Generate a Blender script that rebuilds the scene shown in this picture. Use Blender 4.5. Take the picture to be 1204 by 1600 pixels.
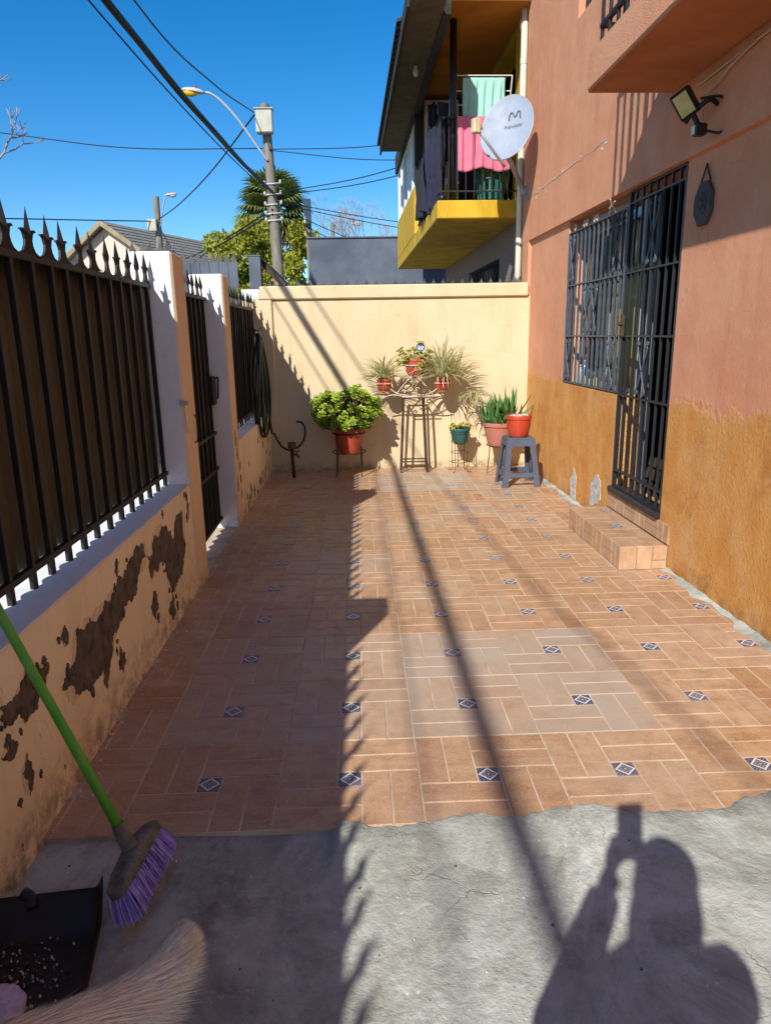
import bpy, math, random
import numpy as np
from mathutils import Vector, Matrix, Euler, Quaternion
random.seed(7); rng = np.random.default_rng(11)
for o in list(bpy.data.objects): bpy.data.objects.remove(o)
SC = bpy.context.scene
COL = SC.collection
R = math.radians

# ------------------------------------------------------------------ camera
CAM_H = 1.40
cam_data = bpy.data.cameras.new('camera')
cam = bpy.data.objects.new('camera', cam_data); COL.objects.link(cam)
PITCH, YAW, ROLL = 0.248177, 0.0328987, -0.0173876
def cam_axes(p, y, r):
    f = Vector((0, math.cos(p), -math.sin(p))); u = Vector((0, math.sin(p), math.cos(p))); e = Vector((1, 0, 0))
    e2 = e * math.cos(r) + u * math.sin(r); u2 = -e * math.sin(r) + u * math.cos(r)
    Z = Matrix.Rotation(-y, 3, 'Z')
    return Z @ e2, Z @ u2, Z @ f
cr, cu, cf = cam_axes(PITCH, YAW, ROLL)
cam.matrix_world = Matrix(((cr.x, cu.x, -cf.x, 0), (cr.y, cu.y, -cf.y, 0), (cr.z, cu.z, -cf.z, CAM_H), (0, 0, 0, 1)))
cam_data.sensor_fit = 'VERTICAL'; cam_data.sensor_height = 24.0
cam_data.lens = 1095.54 / 1600 * 24.0
cam_data.clip_start = 0.02; cam_data.clip_end = 2000
SC.camera = cam

# ------------------------------------------------------------------ sky, sun, exposure
SUN = Vector((0.585, 1.28, -1.0)).normalized()          # the way the light travels
SUN_EL = math.asin(-SUN.z)
SUN_AZ = math.atan2(-SUN.x, -SUN.y)                      # compass angle of the sun, from +Y towards +X
world = bpy.data.worlds.new('World'); SC.world = world; world.use_nodes = True
wn = world.node_tree.nodes; wl = world.node_tree.links
bg = wn['Background']
sky = wn.new('ShaderNodeTexSky'); sky.sky_type = 'NISHITA'; sky.sun_disc = False
sky.sun_elevation = SUN_EL; sky.sun_rotation = SUN_AZ
sky.altitude = 600; sky.air_density = 1.0; sky.dust_density = 0.35; sky.ozone_density = 4.0
hsv = wn.new('ShaderNodeHueSaturation'); hsv.inputs['Saturation'].default_value = 1.37
wl.new(sky.outputs[0], hsv.inputs['Color']); wl.new(hsv.outputs[0], bg.inputs['Color'])
bg.inputs['Strength'].default_value = 0.130
sd = bpy.data.lights.new('sun', 'SUN'); sd.energy = 5.0; sd.angle = R(0.53); sd.color = (1.0, 0.96, 0.90)
sun = bpy.data.objects.new('sun', sd); COL.objects.link(sun)
sun.rotation_euler = SUN.to_track_quat('-Z', 'Y').to_euler(); sun.location = (-6, -12, 12)
SC.view_settings.view_transform = 'Standard'; SC.view_settings.look = 'None'
SC.view_settings.exposure = 0.27; SC.view_settings.gamma = 1.0
SC.view_settings.use_curve_mapping = False
SC.render.engine = 'CYCLES'

# ------------------------------------------------------------------ helpers: tagging
def tag(o, label, cat, group=None):
    o['label'] = label; o['category'] = cat
    if group: o['group'] = group
    return o
def empty(name, loc=(0, 0, 0), rz=0.0, label=None, cat=None, group=None):
    o = bpy.data.objects.new(name, None); COL.objects.link(o); o.empty_display_size = 0.1
    o.location = loc; o.rotation_euler = (0, 0, rz)
    if label: tag(o, label, cat, group)
    return o
def inst(mesh, name, parent=None, loc=(0, 0, 0), rot=(0, 0, 0), scale=(1, 1, 1)):
    o = bpy.data.objects.new(name, mesh); COL.objects.link(o); o.parent = parent
    o.location = loc; o.rotation_euler = rot; o.scale = scale
    return o
def dup(root, loc, rz=None, label=None):
    def cp(o, par):
        c = o.copy(); COL.objects.link(c); c.parent = par
        for ch in o.children: cp(ch, c)
        return c
    r = cp(root, root.parent); r.location = loc
    if rz is not None: r.rotation_euler = (0, 0, rz)
    if label: r['label'] = label
    return r

# ------------------------------------------------------------------ helpers: mesh collector
class MB:
    def __init__(s): s.v = []; s.f = []; s.m = []; s.c = []; s.cur = 0; s.col = None
    def add(s, vs, fs, m=None):
        b = len(s.v); s.v.extend([tuple(x) for x in vs])
        for f in fs:
            s.f.append(tuple(i + b for i in f)); s.m.append(s.cur if m is None else m); s.c.append(s.col)
        return s
    def box(s, a, b, M=None, m=None):
        x0, y0, z0 = a; x1, y1, z1 = b
        vs = [(x0, y0, z0), (x1, y0, z0), (x1, y1, z0), (x0, y1, z0), (x0, y0, z1), (x1, y0, z1), (x1, y1, z1), (x0, y1, z1)]
        if M is not None: vs = [tuple(M @ Vector(v)) for v in vs]
        return s.add(vs, [(0, 3, 2, 1), (4, 5, 6, 7), (0, 1, 5, 4), (1, 2, 6, 5), (2, 3, 7, 6), (3, 0, 4, 7)], m)
    def cbox(s, a, b, e=0.005, M=None, m=None):
        """box with chamfered edges"""
        lo = Vector(a); hi = Vector(b); e = min(e, *[(hi[i] - lo[i]) * 0.45 for i in range(3)])
        vs = []; idx = {}
        for sx in (0, 1):
            for sy in (0, 1):
                for sz in (0, 1):
                    sg = (sx, sy, sz)
                    for ax in range(3):
                        p = []
                        for i in range(3):
                            q = (lo[i], hi[i])[sg[i]]
                            if i != ax: q += e if sg[i] == 0 else -e
                            p.append(q)
                        idx[(sg, ax)] = len(vs); vs.append(tuple(p))
        fs = []
        for ax in range(3):
            o1, o2 = [(1, 2), (2, 0), (0, 1)][ax]
            for sd_ in (0, 1):
                q = []
                for (a1, a2) in ((0, 0), (1, 0), (1, 1), (0, 1)):
                    sg = [0, 0, 0]; sg[ax] = sd_; sg[o1] = a1; sg[o2] = a2
                    q.append(idx[(tuple(sg), ax)])
                fs.append(q if sd_ else q[::-1])
        for ax in range(3):
            o1, o2 = [(1, 2), (2, 0), (0, 1)][ax]
            for a1 in (0, 1):
                for a2 in (0, 1):
                    sg0 = [0, 0, 0]; sg0[o1] = a1; sg0[o2] = a2; sg1 = list(sg0); sg1[ax] = 1
                    q = [idx[(tuple(sg0), o1)], idx[(tuple(sg1), o1)], idx[(tuple(sg1), o2)], idx[(tuple(sg0), o2)]]
                    if (a1 + a2) % 2 == 0: q = q[::-1]
                    fs.append(q)
        for sx in (0, 1):
            for sy in (0, 1):
                for sz in (0, 1):
                    sg = (sx, sy, sz); q = [idx[(sg, 0)], idx[(sg, 1)], idx[(sg, 2)]]
                    if (sx + sy + sz) % 2 == 0: q = q[::-1]
                    fs.append(q)
        if M is not None: vs = [tuple(M @ Vector(v)) for v in vs]
        return s.add(vs, fs, m)
    def tube(s, pts, r, n=8, cap=True, m=None, squash=None, closed=False):
        pts = [Vector(p) for p in pts]; k = len(pts)
        rs = r if hasattr(r, '__len__') else [r] * k
        vs = []; fs = []; prev = None
        for i in range(k):
            if closed: t = pts[(i + 1) % k] - pts[i - 1]
            else: t = pts[min(i + 1, k - 1)] - pts[max(i - 1, 0)]
            if t.length < 1e-9: t = Vector((0, 0, 1))
            t.normalize()
            if prev is None:
                a = Vector((0, 0, 1)) if abs(t.z) < 0.9 else Vector((1, 0, 0))
                nrm = (a - t * a.dot(t)).normalized()
            else:
                nrm = (prev - t * prev.dot(t))
                nrm = nrm.normalized() if nrm.length > 1e-6 else prev
            prev = nrm; bn = t.cross(nrm)
            for j in range(n):
                an = 2 * math.pi * (j + 0.5) / n
                q = nrm * math.cos(an) + bn * math.sin(an)
                w = pts[i] + q * rs[i]
                if squash: w = pts[i] + Vector((q.x * squash[0], q.y * squash[1], q.z * squash[2])) * rs[i]
                vs.append(w)
        for i in range(k if closed else k - 1):
            i2 = (i + 1) % k
            for j in range(n):
                j2 = (j + 1) % n
                fs.append((i * n + j, i * n + j2, i2 * n + j2, i2 * n + j))
        if cap and not closed:
            fs.append(tuple(range(n))[::-1]); fs.append(tuple((k - 1) * n + j for j in range(n)))
        return s.add(vs, fs, m)
    def bar(s, a, b, w, d=None, m=None, up=None):
        """square bar between two points"""
        a = Vector(a); b = Vector(b); d = w if d is None else d
        t = (b - a).normalized(); u = Vector(up) if up else (Vector((0, 0, 1)) if abs(t.z) < 0.9 else Vector((1, 0, 0)))
        n1 = (u - t * u.dot(t)).normalized(); n2 = t.cross(n1)
        vs = []
        for p in (a, b):
            for (q1, q2) in ((-1, -1), (1, -1), (1, 1), (-1, 1)): vs.append(p + n1 * q1 * w / 2 + n2 * q2 * d / 2)
        return s.add(vs, [(3, 2, 1, 0), (4, 5, 6, 7), (0, 1, 5, 4), (1, 2, 6, 5), (2, 3, 7, 6), (3, 0, 4, 7)], m)
    def lathe(s, prof, n=28, c=(0, 0, 0), m=None, flute=0, closed=False):
        vs = []; fs = []
        for (r, z) in prof:
            for j in range(n):
                a = 2 * math.pi * j / n
                rr = r * (1 + (flute * (0.5 + 0.5 * math.cos(a * n / 2)) if flute else 0))
                vs.append((c[0] + rr * math.cos(a), c[1] + rr * math.sin(a), c[2] + z))
        for i in range(len(prof) - 1):
            for j in range(n):
                j2 = (j + 1) % n
                fs.append((i * n + j, i * n + j2, (i + 1) * n + j2, (i + 1) * n + j))
        if prof[0][0] > 1e-6: fs.append(tuple(range(n))[::-1])
        if prof[-1][0] > 1e-6: fs.append(tuple((len(prof) - 1) * n + j for j in range(n)))
        return s.add(vs, fs, m)
    def ell(s, c, r, n=14, k=9, M=None, m=None):
        vs = []; fs = []
        for i in range(k + 1):
            ph = math.pi * i / k
            for j in range(n):
                a = 2 * math.pi * j / n
                p = Vector((r[0] * math.sin(ph) * math.cos(a), r[1] * math.sin(ph) * math.sin(a), r[2] * math.cos(ph)))
                if M is not None: p = M @ p
                vs.append(p + Vector(c))
        for i in range(k):
            for j in range(n):
                j2 = (j + 1) % n
                fs.append((i * n + j, (i + 1) * n + j, (i + 1) * n + j2, i * n + j2))
        return s.add(vs, fs, m)
    def prism(s, poly, fn, d0, d1, m=None):
        """poly: 2-D outline; fn(u, v, d) -> 3-D point; from depth d0 to d1"""
        n = len(poly)
        vs = [fn(u, v, d0) for u, v in poly] + [fn(u, v, d1) for u, v in poly]
        fs = [tuple(range(n))[::-1], tuple(range(n, 2 * n))]
        for i in range(n): fs.append((i, (i + 1) % n, n + (i + 1) % n, n + i))
        return s.add(vs, fs, m)
    def grid(s, nu, nv, fn, m=None):
        vs = [fn(i / (nu - 1), j / (nv - 1)) for j in range(nv) for i in range(nu)]
        fs = [(j * nu + i, j * nu + i + 1, (j + 1) * nu + i + 1, (j + 1) * nu + i) for j in range(nv - 1) for i in range(nu - 1)]
        return s.add(vs, fs, m)
    def mesh(s, name, mats, smooth=False, fix=True):
        me = bpy.data.meshes.new(name)
        me.from_pydata([tuple(v) for v in s.v], [], s.f)
        for m in (mats if isinstance(mats, (list, tuple)) else [mats]): me.materials.append(m)
        if any(s.m): me.polygons.foreach_set('material_index', s.m)
        if smooth is True: me.polygons.foreach_set('use_smooth', [True] * len(s.f))
        if any(c is not None for c in s.c):
            at = me.color_attributes.new('tint', 'FLOAT_COLOR', 'CORNER')
            buf = []
            for f, c in zip(s.f, s.c):
                c = c or (0.5, 0.5, 0.5)
                buf.extend((c[0], c[1], c[2], 1.0) * len(f))
            at.data.foreach_set('color', buf)
        me.validate(); me.update()
        if fix:
            import bmesh
            bm = bmesh.new(); bm.from_mesh(me); bmesh.ops.recalc_face_normals(bm, faces=bm.faces); bm.to_mesh(me); bm.free()
        if smooth == 'auto':
            me.polygons.foreach_set('use_smooth', [True] * len(me.polygons)); me.set_sharp_from_angle(angle=R(38))
        return me
    def build(s, name, mats, parent=None, loc=(0, 0, 0), rot=(0, 0, 0), smooth=False, fix=True):
        return inst(s.mesh(name, mats, smooth, fix), name, parent, loc, rot)
def struct(o, kind='structure'): o['kind'] = kind; return o
def frange(a, b, n): return [a + (b - a) * i / (n - 1) for i in range(n)]
def bez(pts, n=20):
    """Catmull-Rom through points"""
    P = [Vector(p) for p in pts]; P = [P[0] * 2 - P[1]] + P + [P[-1] * 2 - P[-2]]
    out = []
    for i in range(1, len(P) - 2):
        for k in range(n):
            t = k / n; a, b, c, d = P[i - 1], P[i], P[i + 1], P[i + 2]
            out.append(0.5 * ((2 * b) + (c - a) * t + (2 * a - 5 * b + 4 * c - d) * t * t + (3 * b - a - 3 * c + d) * t ** 3))
    out.append(P[-2]); return out

# ------------------------------------------------------------------ helpers: materials
def lin(c):
    if isinstance(c, str): c = tuple(int(c[i:i + 2], 16) / 255 for i in (0, 2, 4))
    return tuple(x / 12.92 if x <= 0.04045 else ((x + 0.055) / 1.055) ** 2.4 for x in c)
class NT:
    def __init__(s, name):
        s.mat = bpy.data.materials.new(name); s.mat.use_nodes = True
        s.t = s.mat.node_tree; s.n = s.t.nodes; s.b = s.n['Principled BSDF']; s.out = s.n['Material Output']
    def N(s, typ, **kw):
        n = s.n.new('ShaderNode' + typ)
        for k, v in kw.items(): setattr(n, k, v)
        return n
    def L(s, a, b): s.t.links.new(a, b)
    def coord(s, kind='Object'):
        if kind == 'World': return s.N('NewGeometry').outputs['Position']
        return s.N('TexCoord').outputs[kind]
    def mapped(s, src, scale=(1, 1, 1), loc=(0, 0, 0), rot=(0, 0, 0)):
        m = s.N('Mapping'); m.inputs['Scale'].default_value = scale; m.inputs['Location'].default_value = loc; m.inputs['Rotation'].default_value = rot
        s.L(src, m.inputs['Vector']); return m.outputs[0]
    def noise(s, vec, scale, detail=6, rough=0.6, dist=0.0):
        n = s.N('TexNoise'); n.inputs['Scale'].default_value = scale; n.inputs['Detail'].default_value = detail
        n.inputs['Roughness'].default_value = rough; n.inputs['Distortion'].default_value = dist
        s.L(vec, n.inputs['Vector']); return n.outputs['Fac']
    def voro(s, vec, scale, feature='F1', out='Distance'):
        n = s.N('TexVoronoi'); n.feature = feature; n.inputs['Scale'].default_value = scale
        s.L(vec, n.inputs['Vector']); return n.outputs[out]
    def ramp(s, fac, stops, interp='LINEAR'):
        r = s.N('ValToRGB'); r.color_ramp.interpolation = interp
        e = r.color_ramp.elements
        while len(e) < len(stops): e.new(0.5)
        for i, (p, c) in enumerate(stops):
            e[i].position = p; e[i].color = (c, c, c, 1) if not hasattr(c, '__len__') else (*c, 1)
        s.L(fac, r.inputs[0]); return r.outputs[0]
    def mix(s, fac, a, b, mode='MIX'):
        m = s.N('Mix', data_type='RGBA', blend_type=mode)
        for inp, v in ((m.inputs[0], fac), (m.inputs[6], a), (m.inputs[7], b)):
            if hasattr(v, 'default_value') or hasattr(v, 'links'): s.L(v, inp)
            elif hasattr(v, '__len__'): inp.default_value = (*v, 1)
            else: inp.default_value = v
        return m.outputs[2]
    def math(s, op, a, b=None, clamp=False):
        m = s.N('Math', operation=op); m.use_clamp = clamp
        for i, v in enumerate((a, b)):
            if v is None: continue
            if isinstance(v, (int, float)): m.inputs[i].default_value = v
            else: s.L(v, m.inputs[i])
        return m.outputs[0]
    def sep(s, vec):
        x = s.N('SeparateXYZ'); s.L(vec, x.inputs[0]); return x.outputs
    def color(s, c):
        if hasattr(c, 'links'): s.L(c, s.b.inputs['Base Color'])
        else: s.b.inputs['Base Color'].default_value = (*c, 1)
    def rough(s, v):
        if hasattr(v, 'links'): s.L(v, s.b.inputs['Roughness'])
        else: s.b.inputs['Roughness'].default_value = v
    def bump(s, h, strength=0.5, dist=0.01):
        b = s.N('Bump'); b.inputs['Strength'].default_value = strength; b.inputs['Distance'].default_value = dist
        s.L(h, b.inputs['Height']); s.L(b.outputs[0], s.b.inputs['Normal'])
def pm(name, c1, c2=None, scale=6, rough=0.8, bump=0.0, bscale=60, spec=0.4, metal=0.0, coord='Object', detail=6, stretch=(1, 1, 1), lo=0.35, hi=0.65, dist=0.004, sss=0):
    t = NT(name); c1 = lin(c1)
    t.b.inputs['Specular IOR Level'].default_value = spec; t.b.inputs['Metallic'].default_value = metal
    v = t.coord(coord)
    if stretch != (1, 1, 1): v = t.mapped(v, stretch)
    if c2 is not None:
        f = t.noise(v, scale, detail, 0.62)
        t.color(t.mix(t.ramp(f, [(lo, 0.0), (hi, 1.0)]), c1, lin(c2)))
        t.rough(t.ramp(f, [(0.3, max(0.05, rough - 0.08)), (0.7, min(1, rough + 0.08))]))
    else: t.color(c1); t.rough(rough)
    if bump: t.bump(t.noise(v, bscale, 5, 0.6), bump, dist)
    return t.mat
# ------------------------------------------------------------------ materials
MAT = {}
def m_house():
    t = NT('house_render'); P = t.coord('Object'); x, y, z = t.sep(P)
    n1 = t.noise(P, 3.0, 5, 0.65); n2 = t.noise(P, 26, 4, 0.6)
    e = t.math('ADD', z, t.math('ADD', t.math('MULTIPLY', t.math('SUBTRACT', n1, 0.5), 0.34), t.math('MULTIPLY', t.math('SUBTRACT', n2, 0.5), 0.16)))
    low = t.ramp(t.math('SUBTRACT', e, 0.47), [(0.475, 1.0), (0.50, 0.75), (0.545, 0.0)])
    up = t.mix(t.ramp(t.noise(P, 2.2, 6, 0.65), [(0.35, 0.0), (0.7, 1.0)]), lin('dfa27e'), lin('d38f6a'))
    up = t.mix(t.ramp(t.noise(t.mapped(P, (5, 5, 0.5)), 1.0, 6, 0.7), [(0.52, 0.0), (0.75, 0.5)]), up, lin('c07f60'))
    up = t.mix(t.ramp(t.noise(P, 17, 4, 0.6), [(0.55, 0.0), (0.8, 0.35)]), up, lin('e0b79c'))
    streak = t.noise(t.mapped(P, (7, 7, 2.2)), 1.0, 6, 0.65)
    oc = t.mix(t.ramp(streak, [(0.35, 0.0), (0.68, 1.0)]), lin('e8ab60'), lin('d79246'))
    oc = t.mix(t.ramp(t.noise(P, 5, 7, 0.7), [(0.58, 0.0), (0.78, 0.6)]), oc, lin('c27a36'))
    oc = t.mix(t.ramp(t.noise(P, 60, 3, 0.6), [(0.6, 0.0), (0.85, 0.5)]), oc, lin('e6c296'))
    oc = t.mix(t.ramp(t.noise(P, 2.6, 6, 0.7), [(0.48, 0.0), (0.70, 0.65)]), oc, lin('e4bd8c'))
    oc = t.mix(t.ramp(t.noise(t.mapped(P, (1, 1, 1), (7, 3, 1)), 3.4, 7, 0.72), [(0.52, 0.0), (0.72, 0.6)]), oc, lin('bd7432'))
    pit = t.ramp(t.noise(P, 75, 5, 0.7), [(0.30, 1.0), (0.42, 0.0)])
    oc = t.mix(t.math('MULTIPLY', pit, 0.75), oc, lin('96602c'))
    c = t.mix(low, up, oc)
    dirt = t.math('MULTIPLY', t.ramp(z, [(0.0, 1.0), (0.12, 0.0)]), t.ramp(t.noise(P, 9, 6, 0.7), [(0.4, 0.0), (0.65, 1.0)]))
    c = t.mix(t.math('MULTIPLY', dirt, 0.7), c, lin('6d5138'))
    nzc = t.N('TexNoise'); nzc.inputs['Scale'].default_value = 4; nzc.inputs['Detail'].default_value = 7; t.L(P, nzc.inputs['Vector'])
    adc = t.N('VectorMath', operation='MULTIPLY_ADD'); t.L(nzc.outputs['Color'], adc.inputs[0]); adc.inputs[1].default_value = (0.5, 0.5, 0.5); t.L(P, adc.inputs[2])
    hair = t.math('MULTIPLY', t.ramp(t.voro(adc.outputs[0], 1.5, 'DISTANCE_TO_EDGE'), [(0.0, 1.0), (0.006, 0.0)]), t.ramp(t.noise(P, 1.7, 3, 0.5), [(0.50, 0.0), (0.62, 1.0)]))
    c = t.mix(t.math('MULTIPLY', hair, 0.4), c, lin('7a5440'))
    t.color(c); t.rough(0.9); t.b.inputs['Specular IOR Level'].default_value = 0.25
    fine = t.noise(P, 170, 3, 0.7)
    coarse = t.noise(P, 48, 5, 0.78)
    wav = t.noise(P, 5, 3, 0.5)
    h = t.math('ADD', t.math('MULTIPLY', fine, 0.5), t.math('MULTIPLY', t.math('MULTIPLY', coarse, 1.0), t.math('ADD', t.math('MULTIPLY', low, 1.5), 0.3)))
    h = t.math('ADD', h, t.math('MULTIPLY', wav, 0.8))
    t.bump(h, 0.85, 0.016)
    return t.mat
MAT['house'] = m_house()
def m_render(name, c1, c2, stain, bump=0.35, dirt=0.25, flecks=None):
    t = NT(name); P = t.coord('World'); x, y, z = t.sep(P)
    c = t.mix(t.ramp(t.noise(P, 1.8, 6, 0.6), [(0.3, 0.0), (0.72, 1.0)]), lin(c1), lin(c2))
    c = t.mix(t.ramp(t.noise(t.mapped(P, (6, 6, 0.8)), 1.0, 7, 0.7), [(0.50, 0.0), (0.80, 0.5)]), c, lin(stain))
    base = t.math('MULTIPLY', t.ramp(z, [(0.0, 1.0), (max(0.05, dirt), 0.0)]), t.ramp(t.noise(P, 14, 8, 0.75), [(0.42, 0.0), (0.62, 1.0)]))
    c = t.mix(t.math('MULTIPLY', base, 0.8), c, lin('5a4a3a'))
    if flecks:
        f = t.ramp(t.noise(t.mapped(P, (1, 1, 0.55)), 22, 5, 0.65), [(0.66, 0.0), (0.69, 1.0)])
        f = t.math('MULTIPLY', f, t.ramp(z, [(0.05, 1.0), (0.45, 0.12)]))
        c = t.mix(f, c, lin(flecks))
    nzc = t.N('TexNoise'); nzc.inputs['Scale'].default_value = 4; nzc.inputs['Detail'].default_value = 7; t.L(P, nzc.inputs['Vector'])
    adc = t.N('VectorMath', operation='MULTIPLY_ADD'); t.L(nzc.outputs['Color'], adc.inputs[0]); adc.inputs[1].default_value = (0.5, 0.5, 0.5); t.L(P, adc.inputs[2])
    hair = t.math('MULTIPLY', t.ramp(t.voro(adc.outputs[0], 1.5, 'DISTANCE_TO_EDGE'), [(0.0, 1.0), (0.006, 0.0)]), t.ramp(t.noise(P, 1.7, 3, 0.5), [(0.50, 0.0), (0.62, 1.0)]))
    c = t.mix(t.math('MULTIPLY', hair, 0.35), c, lin('8a7452'))
    t.color(c); t.rough(0.88); t.b.inputs['Specular IOR Level'].default_value = 0.25
    h = t.math('ADD', t.math('MULTIPLY', t.noise(P, 70, 5, 0.65), 0.5), t.math('MULTIPLY', t.noise(t.mapped(P, (9, 9, 14)), 1.0, 4, 0.55), 1.2))
    t.bump(h, bump, 0.012)
    return t.mat
MAT['cream'] = m_render('cream_render', 'd4c29f', 'ccb890', 'b89b70', 0.30, 0.10)
MAT['peach'] = m_render('peach_render', 'f0e5cc', 'e8d8b8', 'c4aa82', 0.35, 0.22, '4c4038')
MAT['pillar_peach'] = m_render('pillar_peach_render', 'e0caac', 'dac09c', 'bf9c72', 0.3, 0.10, '6d4c38')
MAT['white'] = m_render('white_limewash', 'edece8', 'e2e0db', 'c9c4bb', 0.35, 0.10)
MAT['undercoat'] = pm('chalky_undercoat', 'e0cfae', 'cdb994', 30, 0.95)
MAT['balcony_under_shade'] = pm('soffit_shade_bounce', 'b87448', 'a8643a', 3, 0.9, 0.4, 90)  # deeper orange puts underside shade and floor bounce into the colour
MAT['bare'] = pm('bare_cement', '6a625a', '433c36', 18, 0.95, 0.6, 90, dist=0.006)
MAT['plaster'] = pm('bare_plaster', 'd4d2cc', '9c9a96', 28, 0.95, 0.8, 60, dist=0.008)

def m_tile():
    t = NT('tile_clay'); P = t.coord('World'); at = t.N('Attribute', attribute_name='tint'); oi = t.N('ObjectInfo')
    r, g, b = t.sep(at.outputs['Vector'])
    rnd = oi.outputs['Random']
    c = t.mix(r, lin('c0966e'), lin('ab7e5a'))
    c = t.mix(t.ramp(rnd, [(0.0, 0.0), (0.6, 0.1), (1.0, 0.6)]), c, lin('c6a88e'))
    c = t.mix(t.ramp(t.math('FRACT', t.math('MULTIPLY', rnd, 7.3)), [(0.6, 0.0), (1.0, 0.45)]), c, lin('94633f'))
    c = t.mix(t.math('MULTIPLY', g, 0.55), c, lin('c2a07c'))
    n = t.noise(P, 11, 8, 0.72)
    c = t.mix(t.ramp(n, [(0.36, 0.6), (0.58, 0.0)]), c, lin('87603f'))
    sp = t.noise(P, 130, 4, 0.7)
    c = t.mix(t.ramp(sp, [(0.48, 0.0), (0.70, 0.6)]), c, lin('d2b08a'))
    st = t.noise(t.mapped(P, (4, 40, 1)), 1.0, 5, 0.65)
    c = t.mix(t.ramp(st, [(0.52, 0.0), (0.76, 0.35)]), c, lin('7f5338'))
    # some tiles have a dusty lime bloom (the blue channel of the tint says which)
    c = t.mix(t.math('MULTIPLY', b, t.ramp(t.noise(P, 3.0, 5, 0.6), [(0.28, 0.35), (0.62, 0.98)])), c, lin('b1a494'))
    dust = t.noise(P, 1.6, 7, 0.7)
    c = t.mix(t.ramp(dust, [(0.45, 0.0), (0.72, 0.5)]), c, lin('b9a592'))
    t.color(c); t.rough(t.ramp(t.noise(P, 18, 5, 0.6), [(0.3, 0.30), (0.7, 0.55)])); t.b.inputs['Specular IOR Level'].default_value = 0.45
    t.bump(t.math('ADD', t.noise(P, 55, 6, 0.65), t.math('MULTIPLY', t.noise(P, 7, 3, 0.5), 1.5)), 0.22, 0.004)
    return t.mat
MAT['tile'] = m_tile()
MAT['grout'] = pm('grout', 'd4bea4', 'a08a74', 4, 0.9, 0.4, 120, coord='World', lo=0.38, hi=0.7)
def m_inset():
    t = NT('inset_glaze'); P = t.coord('Object'); x, y, z = t.sep(P)
    h = 0.0375
    u = t.math('ABSOLUTE', t.math('DIVIDE', x, h)); v = t.math('ABSOLUTE', t.math('DIVIDE', y, h))
    d = t.math('ADD', u, v)
    def band(a, lo, hi, s=0.02): return t.math('MULTIPLY', t.ramp(a, [(max(0, lo - s), 0.0), (lo, 1.0)]), t.ramp(a, [(hi, 1.0), (min(1, hi + s), 0.0)]))
    d2 = t.math('MULTIPLY', d, 0.5)
    c = t.mix(band(d2, 0.35, 0.45), lin('40415a'), lin('d9d6d2'))
    rr = t.math('SQRT', t.math('ADD', t.math('MULTIPLY', u, u), t.math('MULTIPLY', v, v)))
    ang = t.math('ARCTAN2', t.math('DIVIDE', y, h), t.math('DIVIDE', x, h))
    fl = t.math('ADD', 0.22, t.math('MULTIPLY', t.math('ABSOLUTE', t.math('COSINE', t.math('MULTIPLY', ang, 4.0))), 0.22))
    pet = t.math('LESS_THAN', t.math('ABSOLUTE', t.math('SUBTRACT', rr, fl)), 0.06)
    c = t.mix(t.math('MULTIPLY', pet, 0.7), c, lin('b5b4b8'))
    c = t.mix(t.math('MULTIPLY', t.math('LESS_THAN', rr, 0.12), 0.8), c, lin('c9c7c6'))
    cor = t.math('MULTIPLY', t.math('GREATER_THAN', d, 1.12), t.math('LESS_THAN', t.math('ABSOLUTE', t.math('SINE', t.math('MULTIPLY', t.math('SUBTRACT', u, v), 9.0))), 0.35))
    c = t.mix(t.math('MULTIPLY', cor, 0.6), c, lin('b0b0b8'))
    c = t.mix(t.ramp(t.noise(t.coord('World'), 4, 5, 0.6), [(0.4, 0.0), (0.75, 0.45)]), c, lin('a8988a'))
    t.color(c); t.rough(0.35)
    return t.mat
MAT['inset'] = m_inset()

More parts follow.
